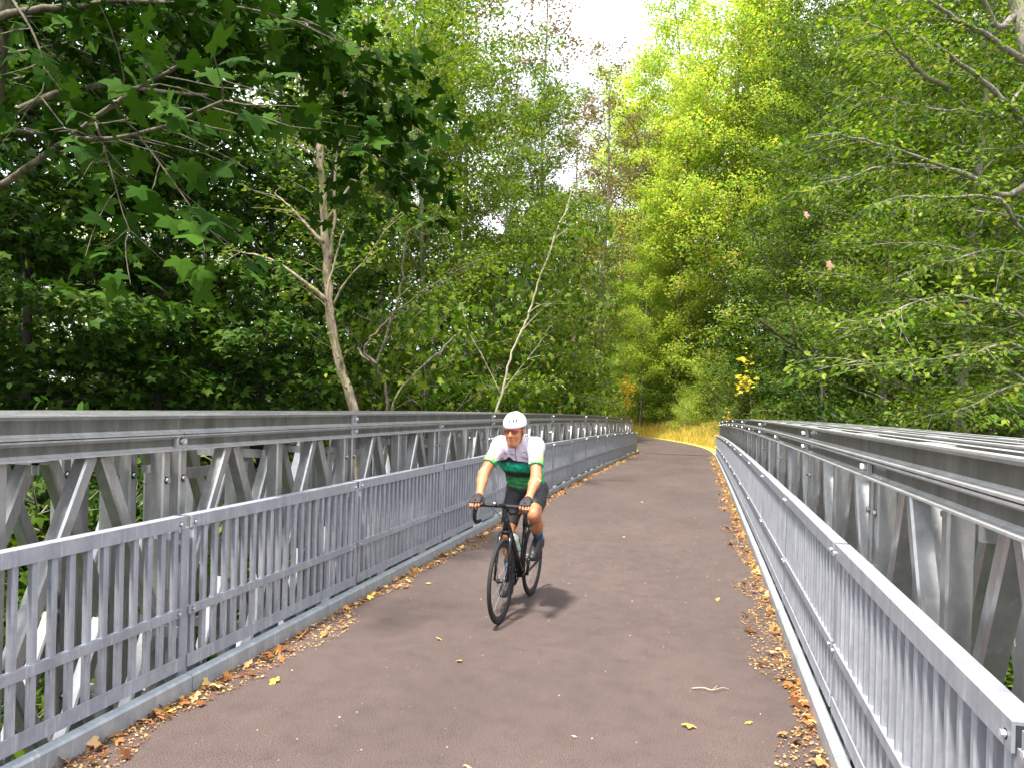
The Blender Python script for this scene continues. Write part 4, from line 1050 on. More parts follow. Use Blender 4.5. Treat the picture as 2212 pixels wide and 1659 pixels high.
def ground_pt(px, py):
    a = W(px, py, 1.0); d = a - np.array(CAMP); t_ = -CAM_H / d[2]
    for _ in range(6):
        y_ = d[1] * t_; t_ = (float(sag(y_)) - CAM_H) / d[2]
    return np.array(CAMP) + d * t_
MAT['leaf_y1'] = leaf_mat("dry_leaf_yellow", [(0, (.72, .48, .05)), (1, (.8, .58, .10))], .15, .6, 1.2, .3)
MAT['leaf_o1'] = leaf_mat("dry_leaf_orange", [(0, (.62, .26, .06)), (1, (.7, .36, .1))], .15, .6, 1.2, .3)
MAT['leaf_t1'] = leaf_mat("dry_leaf_tan", [(0, (.55, .38, .2)), (1, (.66, .48, .3))], .12, .6, 1.2, .3)
spots = [(600, 1477, .075, 'leaf_y1', "yellow fallen leaf on the asphalt left of the cyclist, nearest the left kerb leaves"),
 (951, 1384, .055, 'leaf_y1', "small yellow fallen leaf in front and left of the bicycle"),
 (998, 1428, .055, 'leaf_y1', "small yellow fallen leaf just below the front wheel, left of the path centre"),
 (1489, 1566, .075, 'leaf_o1', "orange tan fallen leaf in the right foreground, below the twig"),
 (1555, 1297, .05, 'leaf_o1', "orange fallen leaf halfway up the path near the right kerb"),
 (1604, 1283, .05, 'leaf_o1', "orange fallen leaf touching the right kerb litter halfway up the path"),
 (925, 1262, .05, 'leaf_y1', "yellow fallen leaf between the left kerb litter and the front wheel"),
 (740, 1310, .05, 'leaf_o1', "orange fallen leaf beside the left kerb litter"),
 (1615, 1560, .04, 'leaf_y1', "small yellow fallen leaf beside the right kerb litter in the foreground"),
 (1240, 1590, .03, 'leaf_t1', "tiny tan fallen leaf at the bottom of the picture, near the centre"),
 (1010, 1655, .045, 'leaf_t1', "pale tan fallen leaf cut by the bottom edge"),
 (715, 1225, .07, 'leaf_y1', "large yellow fallen leaf on the edge of the left kerb litter"),
 (1500, 1120, .05, 'leaf_t1', "pale leaf lying far up the path right of the cyclist"),
 (1385, 1085, .05, 'leaf_t1', "pale leaf lying far up the path, centre"),
 (1345, 1160, .045, 'leaf_t1', "pale leaf right of the cyclist's handlebar height on the path"),
 (1430, 1012, .06, 'leaf_t1', "pale leaf far up the path near its middle, before the end of the bridge"),
 (345, 1535, .08, 'leaf_o1', "curled orange maple leaf in the left foreground beside the kerb"),
 (362, 1543, .06, 'leaf_y1', "yellow leaf tucked against the curled orange maple leaf in the left foreground")]
for i, (px, py, s_, mt, lab) in enumerate(spots):
    p = ground_pt(px, py); r_ = np.random.RandomState(300 + i); a = r_.rand() * 6.28
    o = leaves_mesh("fallen_leaf", np.array([[0, 0, .004 + s_ * .12]]), np.array([[math.cos(a), math.sin(a), .1]]), np.array([[r_.normal(0, .3), r_.normal(0, .3), 1]]), np.array([s_]), 'maple', MAT[mt], rstate=r_)
    o.location = tuple(p); tag(o, lab, "leaf", "loose fallen leaves on the path")
# twigs
def twig(pp, r, label, mat='bark_cream'):
    P = np.array([ground_pt(*q) for q in pp]); base = P[0].copy(); P = P - base; P[:, 2] += r + .002; P[1:-1, 2] += .012
    mb = MB(); mb.tube(smooth_poly(P), np.linspace(r, r * .5, 4 * (len(P) - 1) + 1), 5)
    m_ = P[len(P) // 2]; mb.tube([m_, m_ + np.array([.03, .03, .02])], [r * .6, r * .3], 4)
    o = mb.build("twig", MAT[mat], smooth=True); o.location = tuple(base); tag(o, label, "twig")
twig([(1494, 1488), (1520, 1491), (1538, 1496), (1560, 1491), (1575, 1490)], .004, "pale thin bent twig lying on the asphalt on the right")
twig([(711, 1365), (716, 1380), (726, 1378), (724, 1370)], .003, "small curled reddish twig on the asphalt left of the cyclist", 'bark_tan')
# leaves in the air, just shaken loose
for (px, py, dp, s_, lab, sd) in [(1783, 570, 5.5, .085, "lower of two pinkish dead leaves falling in front of the right hand alders", 31), (1735, 462, 7, .08, "higher of two pinkish dead leaves falling in front of the right hand alders", 32)]:
    r_ = np.random.RandomState(sd); p = W(px, py, dp)
    MAT.setdefault('leaf_pink', leaf_mat("dead_leaf_pink", [(0, (.26, .16, .10)), (1, (.34, .22, .15))], .2, .6, 1.1, .2))
    o = leaves_mesh("falling_leaf", np.zeros((1, 3)), np.array([[.9, .3, -.2]]), np.array([[.2, -.9, .5]]), np.array([s_]), 'maple', MAT['leaf_pink'], rstate=r_)
    o.location = tuple(p); tag(o, lab, "leaf")
# ------------------------------------------------------------------ implicit surfaces for the rider
def rc(a, b, ra, rb, sx=1.0, k=.03, cut=None, sub=False):
    return dict(t='rc', a=np.array(a, float), b=np.array(b, float), ra=ra, rb=rb, sx=sx, k=k, cut=cut, sub=sub)
def el(c, rad, R=None, k=.03, cut=None, sub=False):
    return dict(t='el', c=np.array(c, float), rad=np.array(rad, float), R=np.eye(3) if R is None else R, k=k, cut=cut, sub=sub)
def prim_d(p, X):
    if p['t'] == 'rc':
        a, b_ = p['a'].copy(), p['b'].copy(); sx = p['sx']; Y = X
        if sx != 1:
            cxx = (a[0] + b_[0]) / 2
            Y = X.copy(); Y[..., 0] = (Y[..., 0] - cxx) / sx + cxx
            a[0] = (a[0] - cxx) / sx + cxx; b_[0] = (b_[0] - cxx) / sx + cxx
        ab = b_ - a; t_ = np.clip(((Y - a) @ ab) / (ab @ ab + 1e-12), 0, 1)
        d = np.linalg.norm(Y - a - t_[..., None] * ab, axis=-1) - (p['ra'] + (p['rb'] - p['ra']) * t_)
    else:
        Y = (X - p['c']) @ p['R']; q = Y / p['rad']; n1 = np.linalg.norm(q, axis=-1) + 1e-9; n2 = np.linalg.norm(q / p['rad'], axis=-1) + 1e-9
        d = n1 * (n1 - 1) / n2
    if p['cut'] is not None:
        for pt, nr in (p['cut'] if isinstance(p['cut'], list) else [p['cut']]):
            nr = np.array(nr, float); nr /= np.linalg.norm(nr); d = np.maximum(d, (X - np.array(pt)) @ nr)
    return d
def bounds(p, grow):
    if p['t'] == 'rc':
        r_ = max(p['ra'], p['rb']); e = np.array([r_ * p['sx'], r_, r_]); return np.minimum(p['a'], p['b']) - e - grow, np.maximum(p['a'], p['b']) + e + grow
    m_ = p['rad'].max(); return p['c'] - m_ - grow, p['c'] + m_ + grow
def sdf_mesh(prims, h, name, mat, parent, inflate=0.0, wrinkle=None):
    lo = np.min([bounds(p, .03 + inflate)[0] for p in prims if not p['sub']], 0); hi = np.max([bounds(p, .03 + inflate)[1] for p in prims if not p['sub']], 0)
    n = np.ceil((hi - lo) / h).astype(int) + 1
    ax = [lo[i] + np.arange(n[i]) * h for i in range(3)]
    Dd = np.full(n, .2, np.float64)
    for p in prims:
        k = p['k']; b0_, b1_ = bounds(p, k + .03 + inflate)
        i0 = np.clip(((b0_ - lo) / h).astype(int), 0, n - 1); i1 = np.clip(((b1_ - lo) / h).astype(int) + 2, 1, n)
        if (i1 <= i0).any(): continue
        sl = tuple(slice(u, v) for u, v in zip(i0, i1))
        X = np.stack(np.meshgrid(ax[0][sl[0]], ax[1][sl[1]], ax[2][sl[2]], indexing='ij'), -1)
        d = prim_d(p, X) - (0 if p['sub'] else inflate); cur = Dd[sl]
        if p['sub']:
            hh = np.clip(.5 - .5 * (cur + d) / k, 0, 1); Dd[sl] = cur * (1 - hh) - d * hh + k * hh * (1 - hh)
        else:
            hh = np.clip(.5 + .5 * (cur - d) / k, 0, 1); Dd[sl] = cur * (1 - hh) + d * hh - k * hh * (1 - hh)
    if wrinkle is not None:
        X = np.stack(np.meshgrid(*ax, indexing='ij'), -1); Dd = Dd + wrinkle(X)
    S = Dd < 0
    cs = np.array([(i, j, k) for i in (0, 1) for j in (0, 1) for k in (0, 1)])
    m = n - 1
    def cor(A, c): return A[c[0]:c[0] + m[0], c[1]:c[1] + m[1], c[2]:c[2] + m[2]]
    cnt = sum(cor(S, c).astype(np.int8) for c in cs); act = (cnt > 0) & (cnt < 8)
    ii = np.argwhere(act); idx = -np.ones(m, np.int64); idx[act] = np.arange(len(ii))
    acc = np.zeros((len(ii), 3)); w = np.zeros(len(ii))
    for a in range(8):
        for b_ in range(a + 1, 8):
            if np.abs(cs[a] - cs[b_]).sum() != 1: continue
            pa = ii + cs[a]; pb = ii + cs[b_]
            da = Dd[tuple(pa.T)]; db = Dd[tuple(pb.T)]; k = (da < 0) != (db < 0)
            t_ = da[k] / (da[k] - db[k]); acc[k] += cs[a] + (cs[b_] - cs[a]) * t_[:, None]; w[k] += 1
    V = lo + (ii + acc / w[:, None]) * h
    Q = []
    for axn in range(3):
        o1, o2 = [a for a in range(3) if a != axn]
        A = np.moveaxis(S, axn, 0); ch = A[:-1] != A[1:]
        ch = np.moveaxis(ch, 0, axn); e = np.argwhere(ch)
        e = e[(e[:, o1] > 0) & (e[:, o2] > 0) & (e[:, o1] < m[o1]) & (e[:, o2] < m[o2])]
        d1 = np.eye(3, dtype=int)[o1]; d2 = np.eye(3, dtype=int)[o2]
        q = np.stack([idx[tuple((e - d1 - d2).T)], idx[tuple((e - d2).T)], idx[tuple(e.T)], idx[tuple((e - d1).T)]], 1)
        ins = S[tuple(e.T)]
        flip = ins if axn != 1 else ~ins
        q[~flip] = q[~flip][:, ::-1]
        Q.append(q)
    Q = np.vstack(Q); Q = Q[(Q >= 0).all(1)]
    # one gentle relaxation
    for _ in range(2):
        nb = np.zeros_like(V); c_ = np.zeros(len(V))
        for a in range(4):
            u, v = Q[:, a], Q[:, (a + 1) % 4]
            np.add.at(nb, u, V[v]); np.add.at(c_, u, 1); np.add.at(nb, v, V[u]); np.add.at(c_, v, 1)
        V = V * .5 + .5 * nb / np.maximum(c_, 1)[:, None]
    return np_mesh(name, V, Q, mat, parent, smooth=True)

# local frame of rider and bicycle: x to his left, y backwards, z up; the bottom bracket stands over the origin
BIKE_LOC = (-1.441, 6.284, float(sag(6.3))); BIKE_RZ = -.041
def L3(s_, r_, z): return np.array([r_, -s_, z], float)

MAT['frame'] = simple("black_carbon", (.012, .012, .013), .22, 0, .2, 20)
MAT['rubber'] = simple("tyre_rubber", (.016, .016, .016), .75, 0, .2, 60, .1)
MAT['alloy'] = simple("alloy", (.5, .5, .52), .28, .9)
MAT['rimm'] = simple("black_rim", (.02, .02, .022), .35, .2)
MAT['tape'] = simple("bar_tape", (.014, .014, .014), .7)

SCL = .965
bike = empty("road_bicycle", BIKE_LOC, BIKE_RZ); bike.scale = (SCL,) * 3
tag(bike, "black road bicycle with drop handlebars ridden towards the camera", "bicycle")
RW = .335
FA, RA = L3(.585, 0, RW), L3(-.405, 0, RW)
BB = L3(0, 0, .27)
def tubeo(name, pts, rad, mat, parent=bike, k=12, smooth=True, sm=True):
    mb = MB(); P = smooth_poly(pts) if (sm and len(pts) > 2) else np.array(pts, float)
    r_ = np.interp(np.linspace(0, 1, len(P)), np.linspace(0, 1, len(np.atleast_1d(rad))), np.atleast_1d(rad)); mb.tube(P, r_, k)
    return mb.build(name, MAT[mat], parent, smooth=smooth)
# frame: one welded part
mb = MB()
for pts, r_ in (((L3(.470, 0, .80), BB + (0, 0, .01)), (.026, .03)), ((L3(.452, 0, .865), L3(-.135, 0, .80)), (.020, .015)), ((BB, L3(-.155, 0, .84)), (.019, .017)), ((L3(.490, 0, .735), L3(.450, 0, .88)), (.026, .022))):
    mb.tube(np.array(pts), r_, 14)
for sg_ in (-1, 1):
    mb.tube([L3(-.02, sg_ * .03, .275), L3(-.2, sg_ * .05, .30), RA + (sg_ * .066, 0, 0)], [.013, .011, .009], 8)
    mb.tube([L3(-.135, sg_ * .014, .79), L3(-.2, sg_ * .04, .68), RA + (sg_ * .066, 0, .01)], [.009, .008, .008], 8)
mb.tube([BB + (-.045, 0, 0), BB + (.045, 0, 0)], .024, 12)
mb.build("frame", MAT['frame'], bike, smooth=True)
mb = MB()
mb.tube([L3(.492, -.030, .715), L3(.492, .030, .715)], .022, 10)
for sg_ in (-1, 1): mb.tube([L3(.492, sg_ * .036, .715), L3(.530, sg_ * .05, .60), FA + (sg_ * .056, 0, 0)], [.017, .014, .010], 10)
mb.build("fork", MAT['frame'], bike, smooth=True)
def wheel(c, lab):
    w_ = empty("wheel", tuple(c)); w_.parent = bike
    def tor(R0, a_, b_, n=16):
        return [(R0 + a_ * math.cos(q), b_ * math.sin(q)) for q in np.linspace(0, 2 * math.pi, n, endpoint=False)]
    m_ = MB(); m_.lathe(tor(RW - .0145, .0145, .0145), (0, 0, 0), (1, 0, 0), 64, True); m_.build("tyre", MAT['rubber'], w_, True)
    m_ = MB(); m_.lathe([(RW - .026, .010), (RW - .036, .012), (RW - .062, .004), (RW - .062, -.004), (RW - .036, -.012), (RW - .026, -.010)], (0, 0, 0), (1, 0, 0), 64, True); m_.build("rim", MAT['rimm'], w_, True)
    m_ = MB(); m_.tube([(-.045, 0, 0), (-.03, 0, 0), (-.028, 0, 0), (0, 0, 0), (.028, 0, 0), (.03, 0, 0), (.045, 0, 0)], [.012, .014, .024, .013, .024, .014, .012], 12); m_.build("hub", MAT['rimm'], w_, True)
    m_ = MB(); m_.lathe([(.045, .043), (.07, .043), (.07, .041), (.045, .041)], (0, 0, 0), (1, 0, 0), 32, True)
    for q in range(6):
        a = q * math.pi / 3; m_.tube([(.042, .014 * math.cos(a), .014 * math.sin(a)), (.042, .048 * math.cos(a + .3), .048 * math.sin(a + .3))], .003, 4)
    m_.build("brake_disc", MAT['alloy'], w_, False)
    for q in range(24):
        a = q * math.pi / 12; s2 = 1 if q % 2 else -1; cr = (.35 if (q // 2) % 2 else -.35)
        m_ = MB(); m_.tube([(s2 * .028, .023 * math.cos(a + cr), .023 * math.sin(a + cr)), (s2 * .002, (RW - .058) * math.cos(a), (RW - .058) * math.sin(a))], .0013, 4)
        m_.build("spoke", MAT['alloy'], w_)
wheel(FA, ""); wheel(RA, "")
# seat post and saddle
tubeo("seatpost", [L3(-.150, 0, .83), L3(-.186, 0, .955)], .0135, 'frame')
sdf_mesh([el(L3(-.26, 0, .975), (.068, .10, .022), k=.03), rc(L3(-.2, 0, .978), L3(-.06, 0, .972), .028, .016, k=.03)], .006, "saddle", MAT['tape'], bike)
# stem, bar, levers
tubeo("stem", [L3(.447, 0, .885), L3(.440, 0, .915), L3(.49, 0, .928), L3(.535, 0, .932)], (.018, .017, .016, .018), 'frame')
for sg_ in (-1, 1): pass
barpts = []
for sg_ in (-1, 1):
    half = [L3(.535, 0, .932), L3(.535, sg_ * .10, .932), L3(.54, sg_ * .178, .932), L3(.575, sg_ * .203, .932), L3(.625, sg_ * .207, .925), L3(.660, sg_ * .210, .885), L3(.655, sg_ * .213, .835), L3(.61, sg_ * .216, .80), L3(.545, sg_ * .218, .795), L3(.50, sg_ * .218, .797)]
    barpts.append(half)
full = barpts[0][::-1] + barpts[1][1:]
tubeo("handlebar", full, .0150, 'tape', k=10)
for sg_ in (-1, 1):
    lv = sdf_mesh([rc(L3(.60, sg_ * .206, .935), L3(.655, sg_ * .206, .955), .019, .017, k=.02), rc(L3(.655, sg_ * .206, .955), L3(.672, sg_ * .206, .985), .016, .014, k=.02)], .005, "brake_hood", MAT['tape'], bike)
    tubeo("brake_lever", [L3(.668, sg_ * .206, .955), L3(.695, sg_ * .207, .93), L3(.700, sg_ * .210, .88), L3(.682, sg_ * .214, .825)], (.008, .009, .008, .006), 'alloy' if False else 'frame', lv)
tubeo("brake_cable", [L3(.60, -.10, .92), L3(.63, -.05, .90), L3(.60, .0, .84), L3(.52, .02, .80)], .0028, 'tape', k=6)
tubeo("brake_cable", [L3(.60, .10, .92), L3(.64, .06, .90), L3(.61, .01, .83), L3(.52, -.02, .80)], .0028, 'tape', k=6)
mb = MB(); mb.box((-.024, -.635, .945), (.024, -.565, .958)); mb.box((-.012, -.585, .925), (.012, -.535, .946)); o = mb.build("bike_computer", MAT['frame'], bike)
mb = MB(); mb.box((-.019, -.628, .9582), (.019, -.574, .9595)); mb.build("screen", MAT['rimm'], o)
tubeo("front_light", [L3(.545, -.075, .955), L3(.59, -.075, .952)], .014, 'alloy', k=10)
# cranks and pedals
mb = MB(); mb.lathe([(.085, .003), (.098, .003), (.098, -.003), (.085, -.003)], BB + (-.047, 0, 0), (1, 0, 0), 40, True)
for q in range(4):
    a = q * math.pi / 2 + .4; mb.tube([BB + (-.047, 0, 0), BB + (-.047, .09 * math.cos(a), .09 * math.sin(a))], .008, 6)
mb.build("chainring", MAT['rimm'], bike, smooth=True)
PR, PL = L3(.025, 0, .10), L3(-.025, 0, .44)
for (pe, sx_) in ((PR, -1), (PL, 1)):
    tubeo("crank_arm", [BB + (sx_ * .058, 0, 0), pe + (sx_ * .07, 0, 0)], (.015, .011), 'frame', sm=False)
    mb = MB(); mb.tube([pe + (sx_ * .07, 0, 0), pe + (sx_ * .145, 0, 0)], .007, 8); c0 = pe + (sx_ * .115, 0, 0)
    mb.box(tuple(c0 - (.03, .034, .008)), tuple(c0 + (.03, .034, .008))); mb.build("pedal", MAT['rimm'], bike)
# chain
mb = MB()
for q in (.095, -.095):
    mb.tube([BB + (-.047, .0, q), RA + (-.047, 0, q * .3)], .004, 4)
mb.build("chain", MAT['rimm'], bike)
mb = MB(); mb.lathe([(.02, .015), (.045, .015), (.045, -.015), (.02, -.015)], RA + (-.042, 0, 0), (1, 0, 0), 24, True); mb.build("cassette", MAT['alloy'], bike)
mb = MB(); dt = (BB - L3(.470, 0, .80)); dt /= np.linalg.norm(dt); nrm_ = np.cross(dt, (1, 0, 0)); nrm_ *= np.sign(nrm_[2])
cb = L3(.235, 0, .535) + nrm_ * .068
# bottle cage rails
for sg_ in (-1, 1): mb.tube([cb - dt * .06 + np.array([sg_ * .039, 0, 0]), cb + dt * .075 + np.array([sg_ * .039, 0, 0]), cb + dt * .09], .0035, 6)
mb.build("bottle_cage", MAT['frame'], bike)
bot = empty("water_bottle", tuple(Matrix.Translation(BIKE_LOC) @ Matrix.Rotation(BIKE_RZ, 4, 'Z') @ (Vector(cb) * SCL))); bot.rotation_euler = (0, 0, BIKE_RZ); bot.scale = (SCL,) * 3
tag(bot, "pale translucent water bottle with mint green liquid in the cage of the bicycle frame", "bottle")
m, t, b = new_mat("bottle_plastic"); b.inputs["Base Color"].default_value = (.55, .80, .66, 1); b.inputs["Roughness"].default_value = .3; b.inputs["Subsurface Weight"].default_value = .2; MAT['bottle'] = m
MAT['bottlew'] = simple("bottle_white", (.75, .80, .78), .35)
mb = MB(); mb.lathe([(0, .085), (.034, .085), (.036, .07), (.036, .0), (.033, -.01), (.036, -.02), (.036, -.05)], (0, 0, 0), dt, 24); mb.build("body", MAT['bottle'], bot, smooth=True)
mb = MB(); mb.lathe([(.036, -.05), (.034, -.07), (.022, -.085), (.012, -.088), (.012, -.105), (0, -.106)], (0, 0, 0), dt, 24); mb.build("cap", MAT['bottlew'], bot, smooth=True)

# ------------------------------------------------------------------ rider
rider = empty("person", BIKE_LOC, BIKE_RZ); rider.scale = (SCL,) * 3
tag(rider, "man in a white and green cycling jersey and white helmet riding the black bicycle", "person")
m, t, b = new_mat("skin"); n1 = noise(t, 18, 4)
r = ramp(t, n1.outputs["Fac"], [(.3, (.40, .155, .065)), (.7, (.52, .225, .105))]); t.links.new(r.outputs[0], b.inputs["Base Color"])
b.inputs["Roughness"].default_value = .5; b.inputs["Subsurface Weight"].default_value = .12; b.inputs["Subsurface Radius"].default_value = (.02, .008, .004); b.inputs["Subsurface Scale"].default_value = .5
MAT['skin'] = m
MAT['black'] = simple("black_lycra", (.022, .022, .025), .6, 0, .25, 14)
MAT['glove'] = simple("black_glove", (.02, .014, .018), .7, 0, .2, 40)
MAT['white'] = simple("helmet_white", (.82, .83, .84), .3, 0, .02, 5)
MAT['foam'] = simple("helmet_foam", (.03, .03, .03), .8)
MAT['hair'] = simple("dark_hair", (.05, .032, .022), .8, 0, .4, 90)
MAT['shoe'] = simple("black_shoe", (.022, .022, .022), .5)
MAT['label_white'] = simple("print_white", (.8, .82, .8), .6, 0, .02)
m, t, b = new_mat("lens"); b.inputs["Base Color"].default_value = (.22, .07, .04, 1); b.inputs["Roughness"].default_value = .1; b.inputs["Alpha"].default_value = .5; MAT['lens'] = m

SH = {s_: L3(.19, s_ * .158, 1.405) for s_ in (-1, 1)}
EL = {-1: L3(.365, -.245, 1.165), 1: L3(.38, .215, 1.155)}
WR = {-1: L3(.560, -.212, 1.005), 1: L3(.565, .205, 1.005)}
HIP = {s_: L3(-.15, s_ * .095, 1.0) for s_ in (-1, 1)}
KN = {-1: L3(.085, -.105, .635), 1: L3(.225, .165, .835)}
AN = {-1: L3(-.095, -.118, .235), 1: L3(-.135, .122, .575)}
TO = {-1: L3(.075, -.125, .135), 1: L3(.075, .13, .475)}
# head frame
hc = L3(.305, 0, 1.545)
def rotm(yaw, pitch):
    # columns: left, back, up of the head in rider coordinates
    cy_, sy_ = math.cos(yaw), math.sin(yaw); Rz = np.array([[cy_, -sy_, 0], [sy_, cy_, 0], [0, 0, 1]])
    cp, sp_ = math.cos(pitch), math.sin(pitch); Rx = np.array([[1, 0, 0], [0, cp, -sp_], [0, sp_, cp]])
    return Rz @ Rx
HR = rotm(math.radians(-5), math.radians(7))
def Hh(f, l, u): return hc + HR @ np.array([l, -f, u], float)
def head_prims():
    E = lambda c, rad, **k: el(Hh(*c), (rad[1], rad[0], rad[2]), HR, **k)
    P = [E((0, 0, .02), (.096, .077, .100), k=.01), E((.030, 0, -.050), (.066, .060, .080), k=.03),
         rc(Hh(.05, 0, -.118), Hh(.068, 0, -.112), .026, .022, k=.03),
         rc(Hh(.0, .050, -.075), Hh(.055, .022, -.118), .020, .018, k=.03), rc(Hh(.0, -.050, -.075), Hh(.055, -.022, -.118), .020, .018, k=.03),
         rc(Hh(.090, 0, .005), Hh(.112, 0, -.040), .008, .0135, k=.012), E((.100, .011, -.045), (.010, .008, .007), k=.008), E((.100, -.011, -.045), (.010, .008, .007), k=.008),
         rc(Hh(.083, .014, .022), Hh(.074, .050, .018), .011, .009, k=.015), rc(Hh(.083, -.014, .022), Hh(.074, -.050, .018), .011, .009, k=.015),
         E((.062, .040, -.040), (.024, .020, .020), k=.02), E((.062, -.040, -.040), (.024, .020, .020), k=.02),
         rc(Hh(.086, -.020, -.074), Hh(.086, .020, -.074), .0065, .0065, k=.01), rc(Hh(.083, -.016, -.089), Hh(.083, .016, -.089), .0075, .0075, k=.01),
         rc(Hh(.095, -.017, -.0815), Hh(.095, .017, -.0815), .0035, .0035, k=.004, sub=True),
         E((-.004, .080, -.018), (.019, .010, .032), k=.012), E((-.004, -.080, -.018), (.019, .010, .032), k=.012),
         E((.094, .033, .000), (.014, .017, .011), k=.012, sub=True), E((.094, -.033, .000), (.014, .017, .011), k=.012, sub=True)]
    return P
def hand(s_):
    x0 = s_ * .206; P = []
    P.append(el(L3(.618, x0, .992), (.042, .050, .021), k=.03))
    P.append(rc(WR[s_], L3(.60, x0, .995), .027, .032, k=.03))
    lens_ = (.9, 1.0, .95, .78)
    for q, o_ in enumerate((-.031, -.011, .011, .031)):
        oo = o_ * (-s_)      # index finger on the inner side
        L_ = lens_[q]
        k0 = L3(.650, x0 + oo, .990); k1 = L3(.682, x0 + oo * 1.1, .968); k2 = L3(.695, x0 + oo * 1.15, .968 - .030 * L_); k3 = L3(.686, x0 + oo * 1.1, .968 - .056 * L_)
        P += [rc(k0, k1, .0115, .0100, k=.008), rc(k1, k2, .0098, .0090, k=.005), rc(k2, k3, .0088, .0078, k=.005)]
    ti = -s_
    P += [rc(L3(.598, x0 + ti * .032, .985), L3(.632, x0 + ti * .046, .965), .014, .011, k=.012), rc(L3(.632, x0 + ti * .046, .965), L3(.662, x0 + ti * .034, .948), .0105, .0085, k=.006)]
    return P
def torso(sx=1.0):
    return [rc(L3(-.17, 0, 1.01), L3(-.06, 0, 1.12), .110, .104, sx=1.38, k=.05), rc(L3(-.06, 0, 1.12), L3(.10, 0, 1.28), .106, .118, sx=1.34, k=.05),
            rc(L3(.10, 0, 1.28), L3(.175, 0, 1.365), .118, .092, sx=1.52, k=.05), rc(L3(.13, -.1, 1.40), L3(.13, .1, 1.40), .062, .062, k=.05),
            rc(L3(.17, -.135, 1.40), L3(.215, -.03, 1.435), .058, .052, k=.05), rc(L3(.17, .135, 1.40), L3(.215, .03, 1.435), .058, .052, k=.05)]
def upper_arm(s_, f=1.0):
    e = SH[s_] + (EL[s_] - SH[s_]) * f
    return [el(SH[s_], (.062, .062, .062), k=.05), rc(SH[s_], e, .056, .056 + (.043 - .056) * f, k=.04)]
body = torso()
for s_ in (-1, 1):
    body += upper_arm(s_); fm = EL[s_] + (WR[s_] - EL[s_]) * .3
    body += [rc(EL[s_], fm, .0405, .0415, k=.03), rc(fm, WR[s_], .0415, .0265, k=.03)] + hand(s_)
    mid = HIP[s_] + (KN[s_] - HIP[s_]) * .45
    body += [rc(HIP[s_], mid, .092, .080, k=.05), rc(mid, KN[s_], .080, .058, k=.04), el(KN[s_] + np.array([0, -.012, .0]), (.050, .050, .056), k=.03)]
    cm_ = KN[s_] + (AN[s_] - KN[s_]) * .33; bk = np.array([0, .022, -.006]) if s_ < 0 else np.array([0, .018, -.018])
    body += [rc(KN[s_], cm_ + bk, .052, .056, k=.03), rc(cm_ + bk, AN[s_], .056, .034, k=.04), rc(AN[s_], AN[s_] + np.array([0, .02, -.04]), .034, .032, k=.03), rc(AN[s_], TO[s_], .034, .026, k=.03)]
body += [rc(L3(.205, 0, 1.43), hc + HR @ np.array([0, .01, -.04]), .060, .056, k=.03)] + head_prims()
sdf_mesh(body, .0065, "body", MAT['skin'], rider)

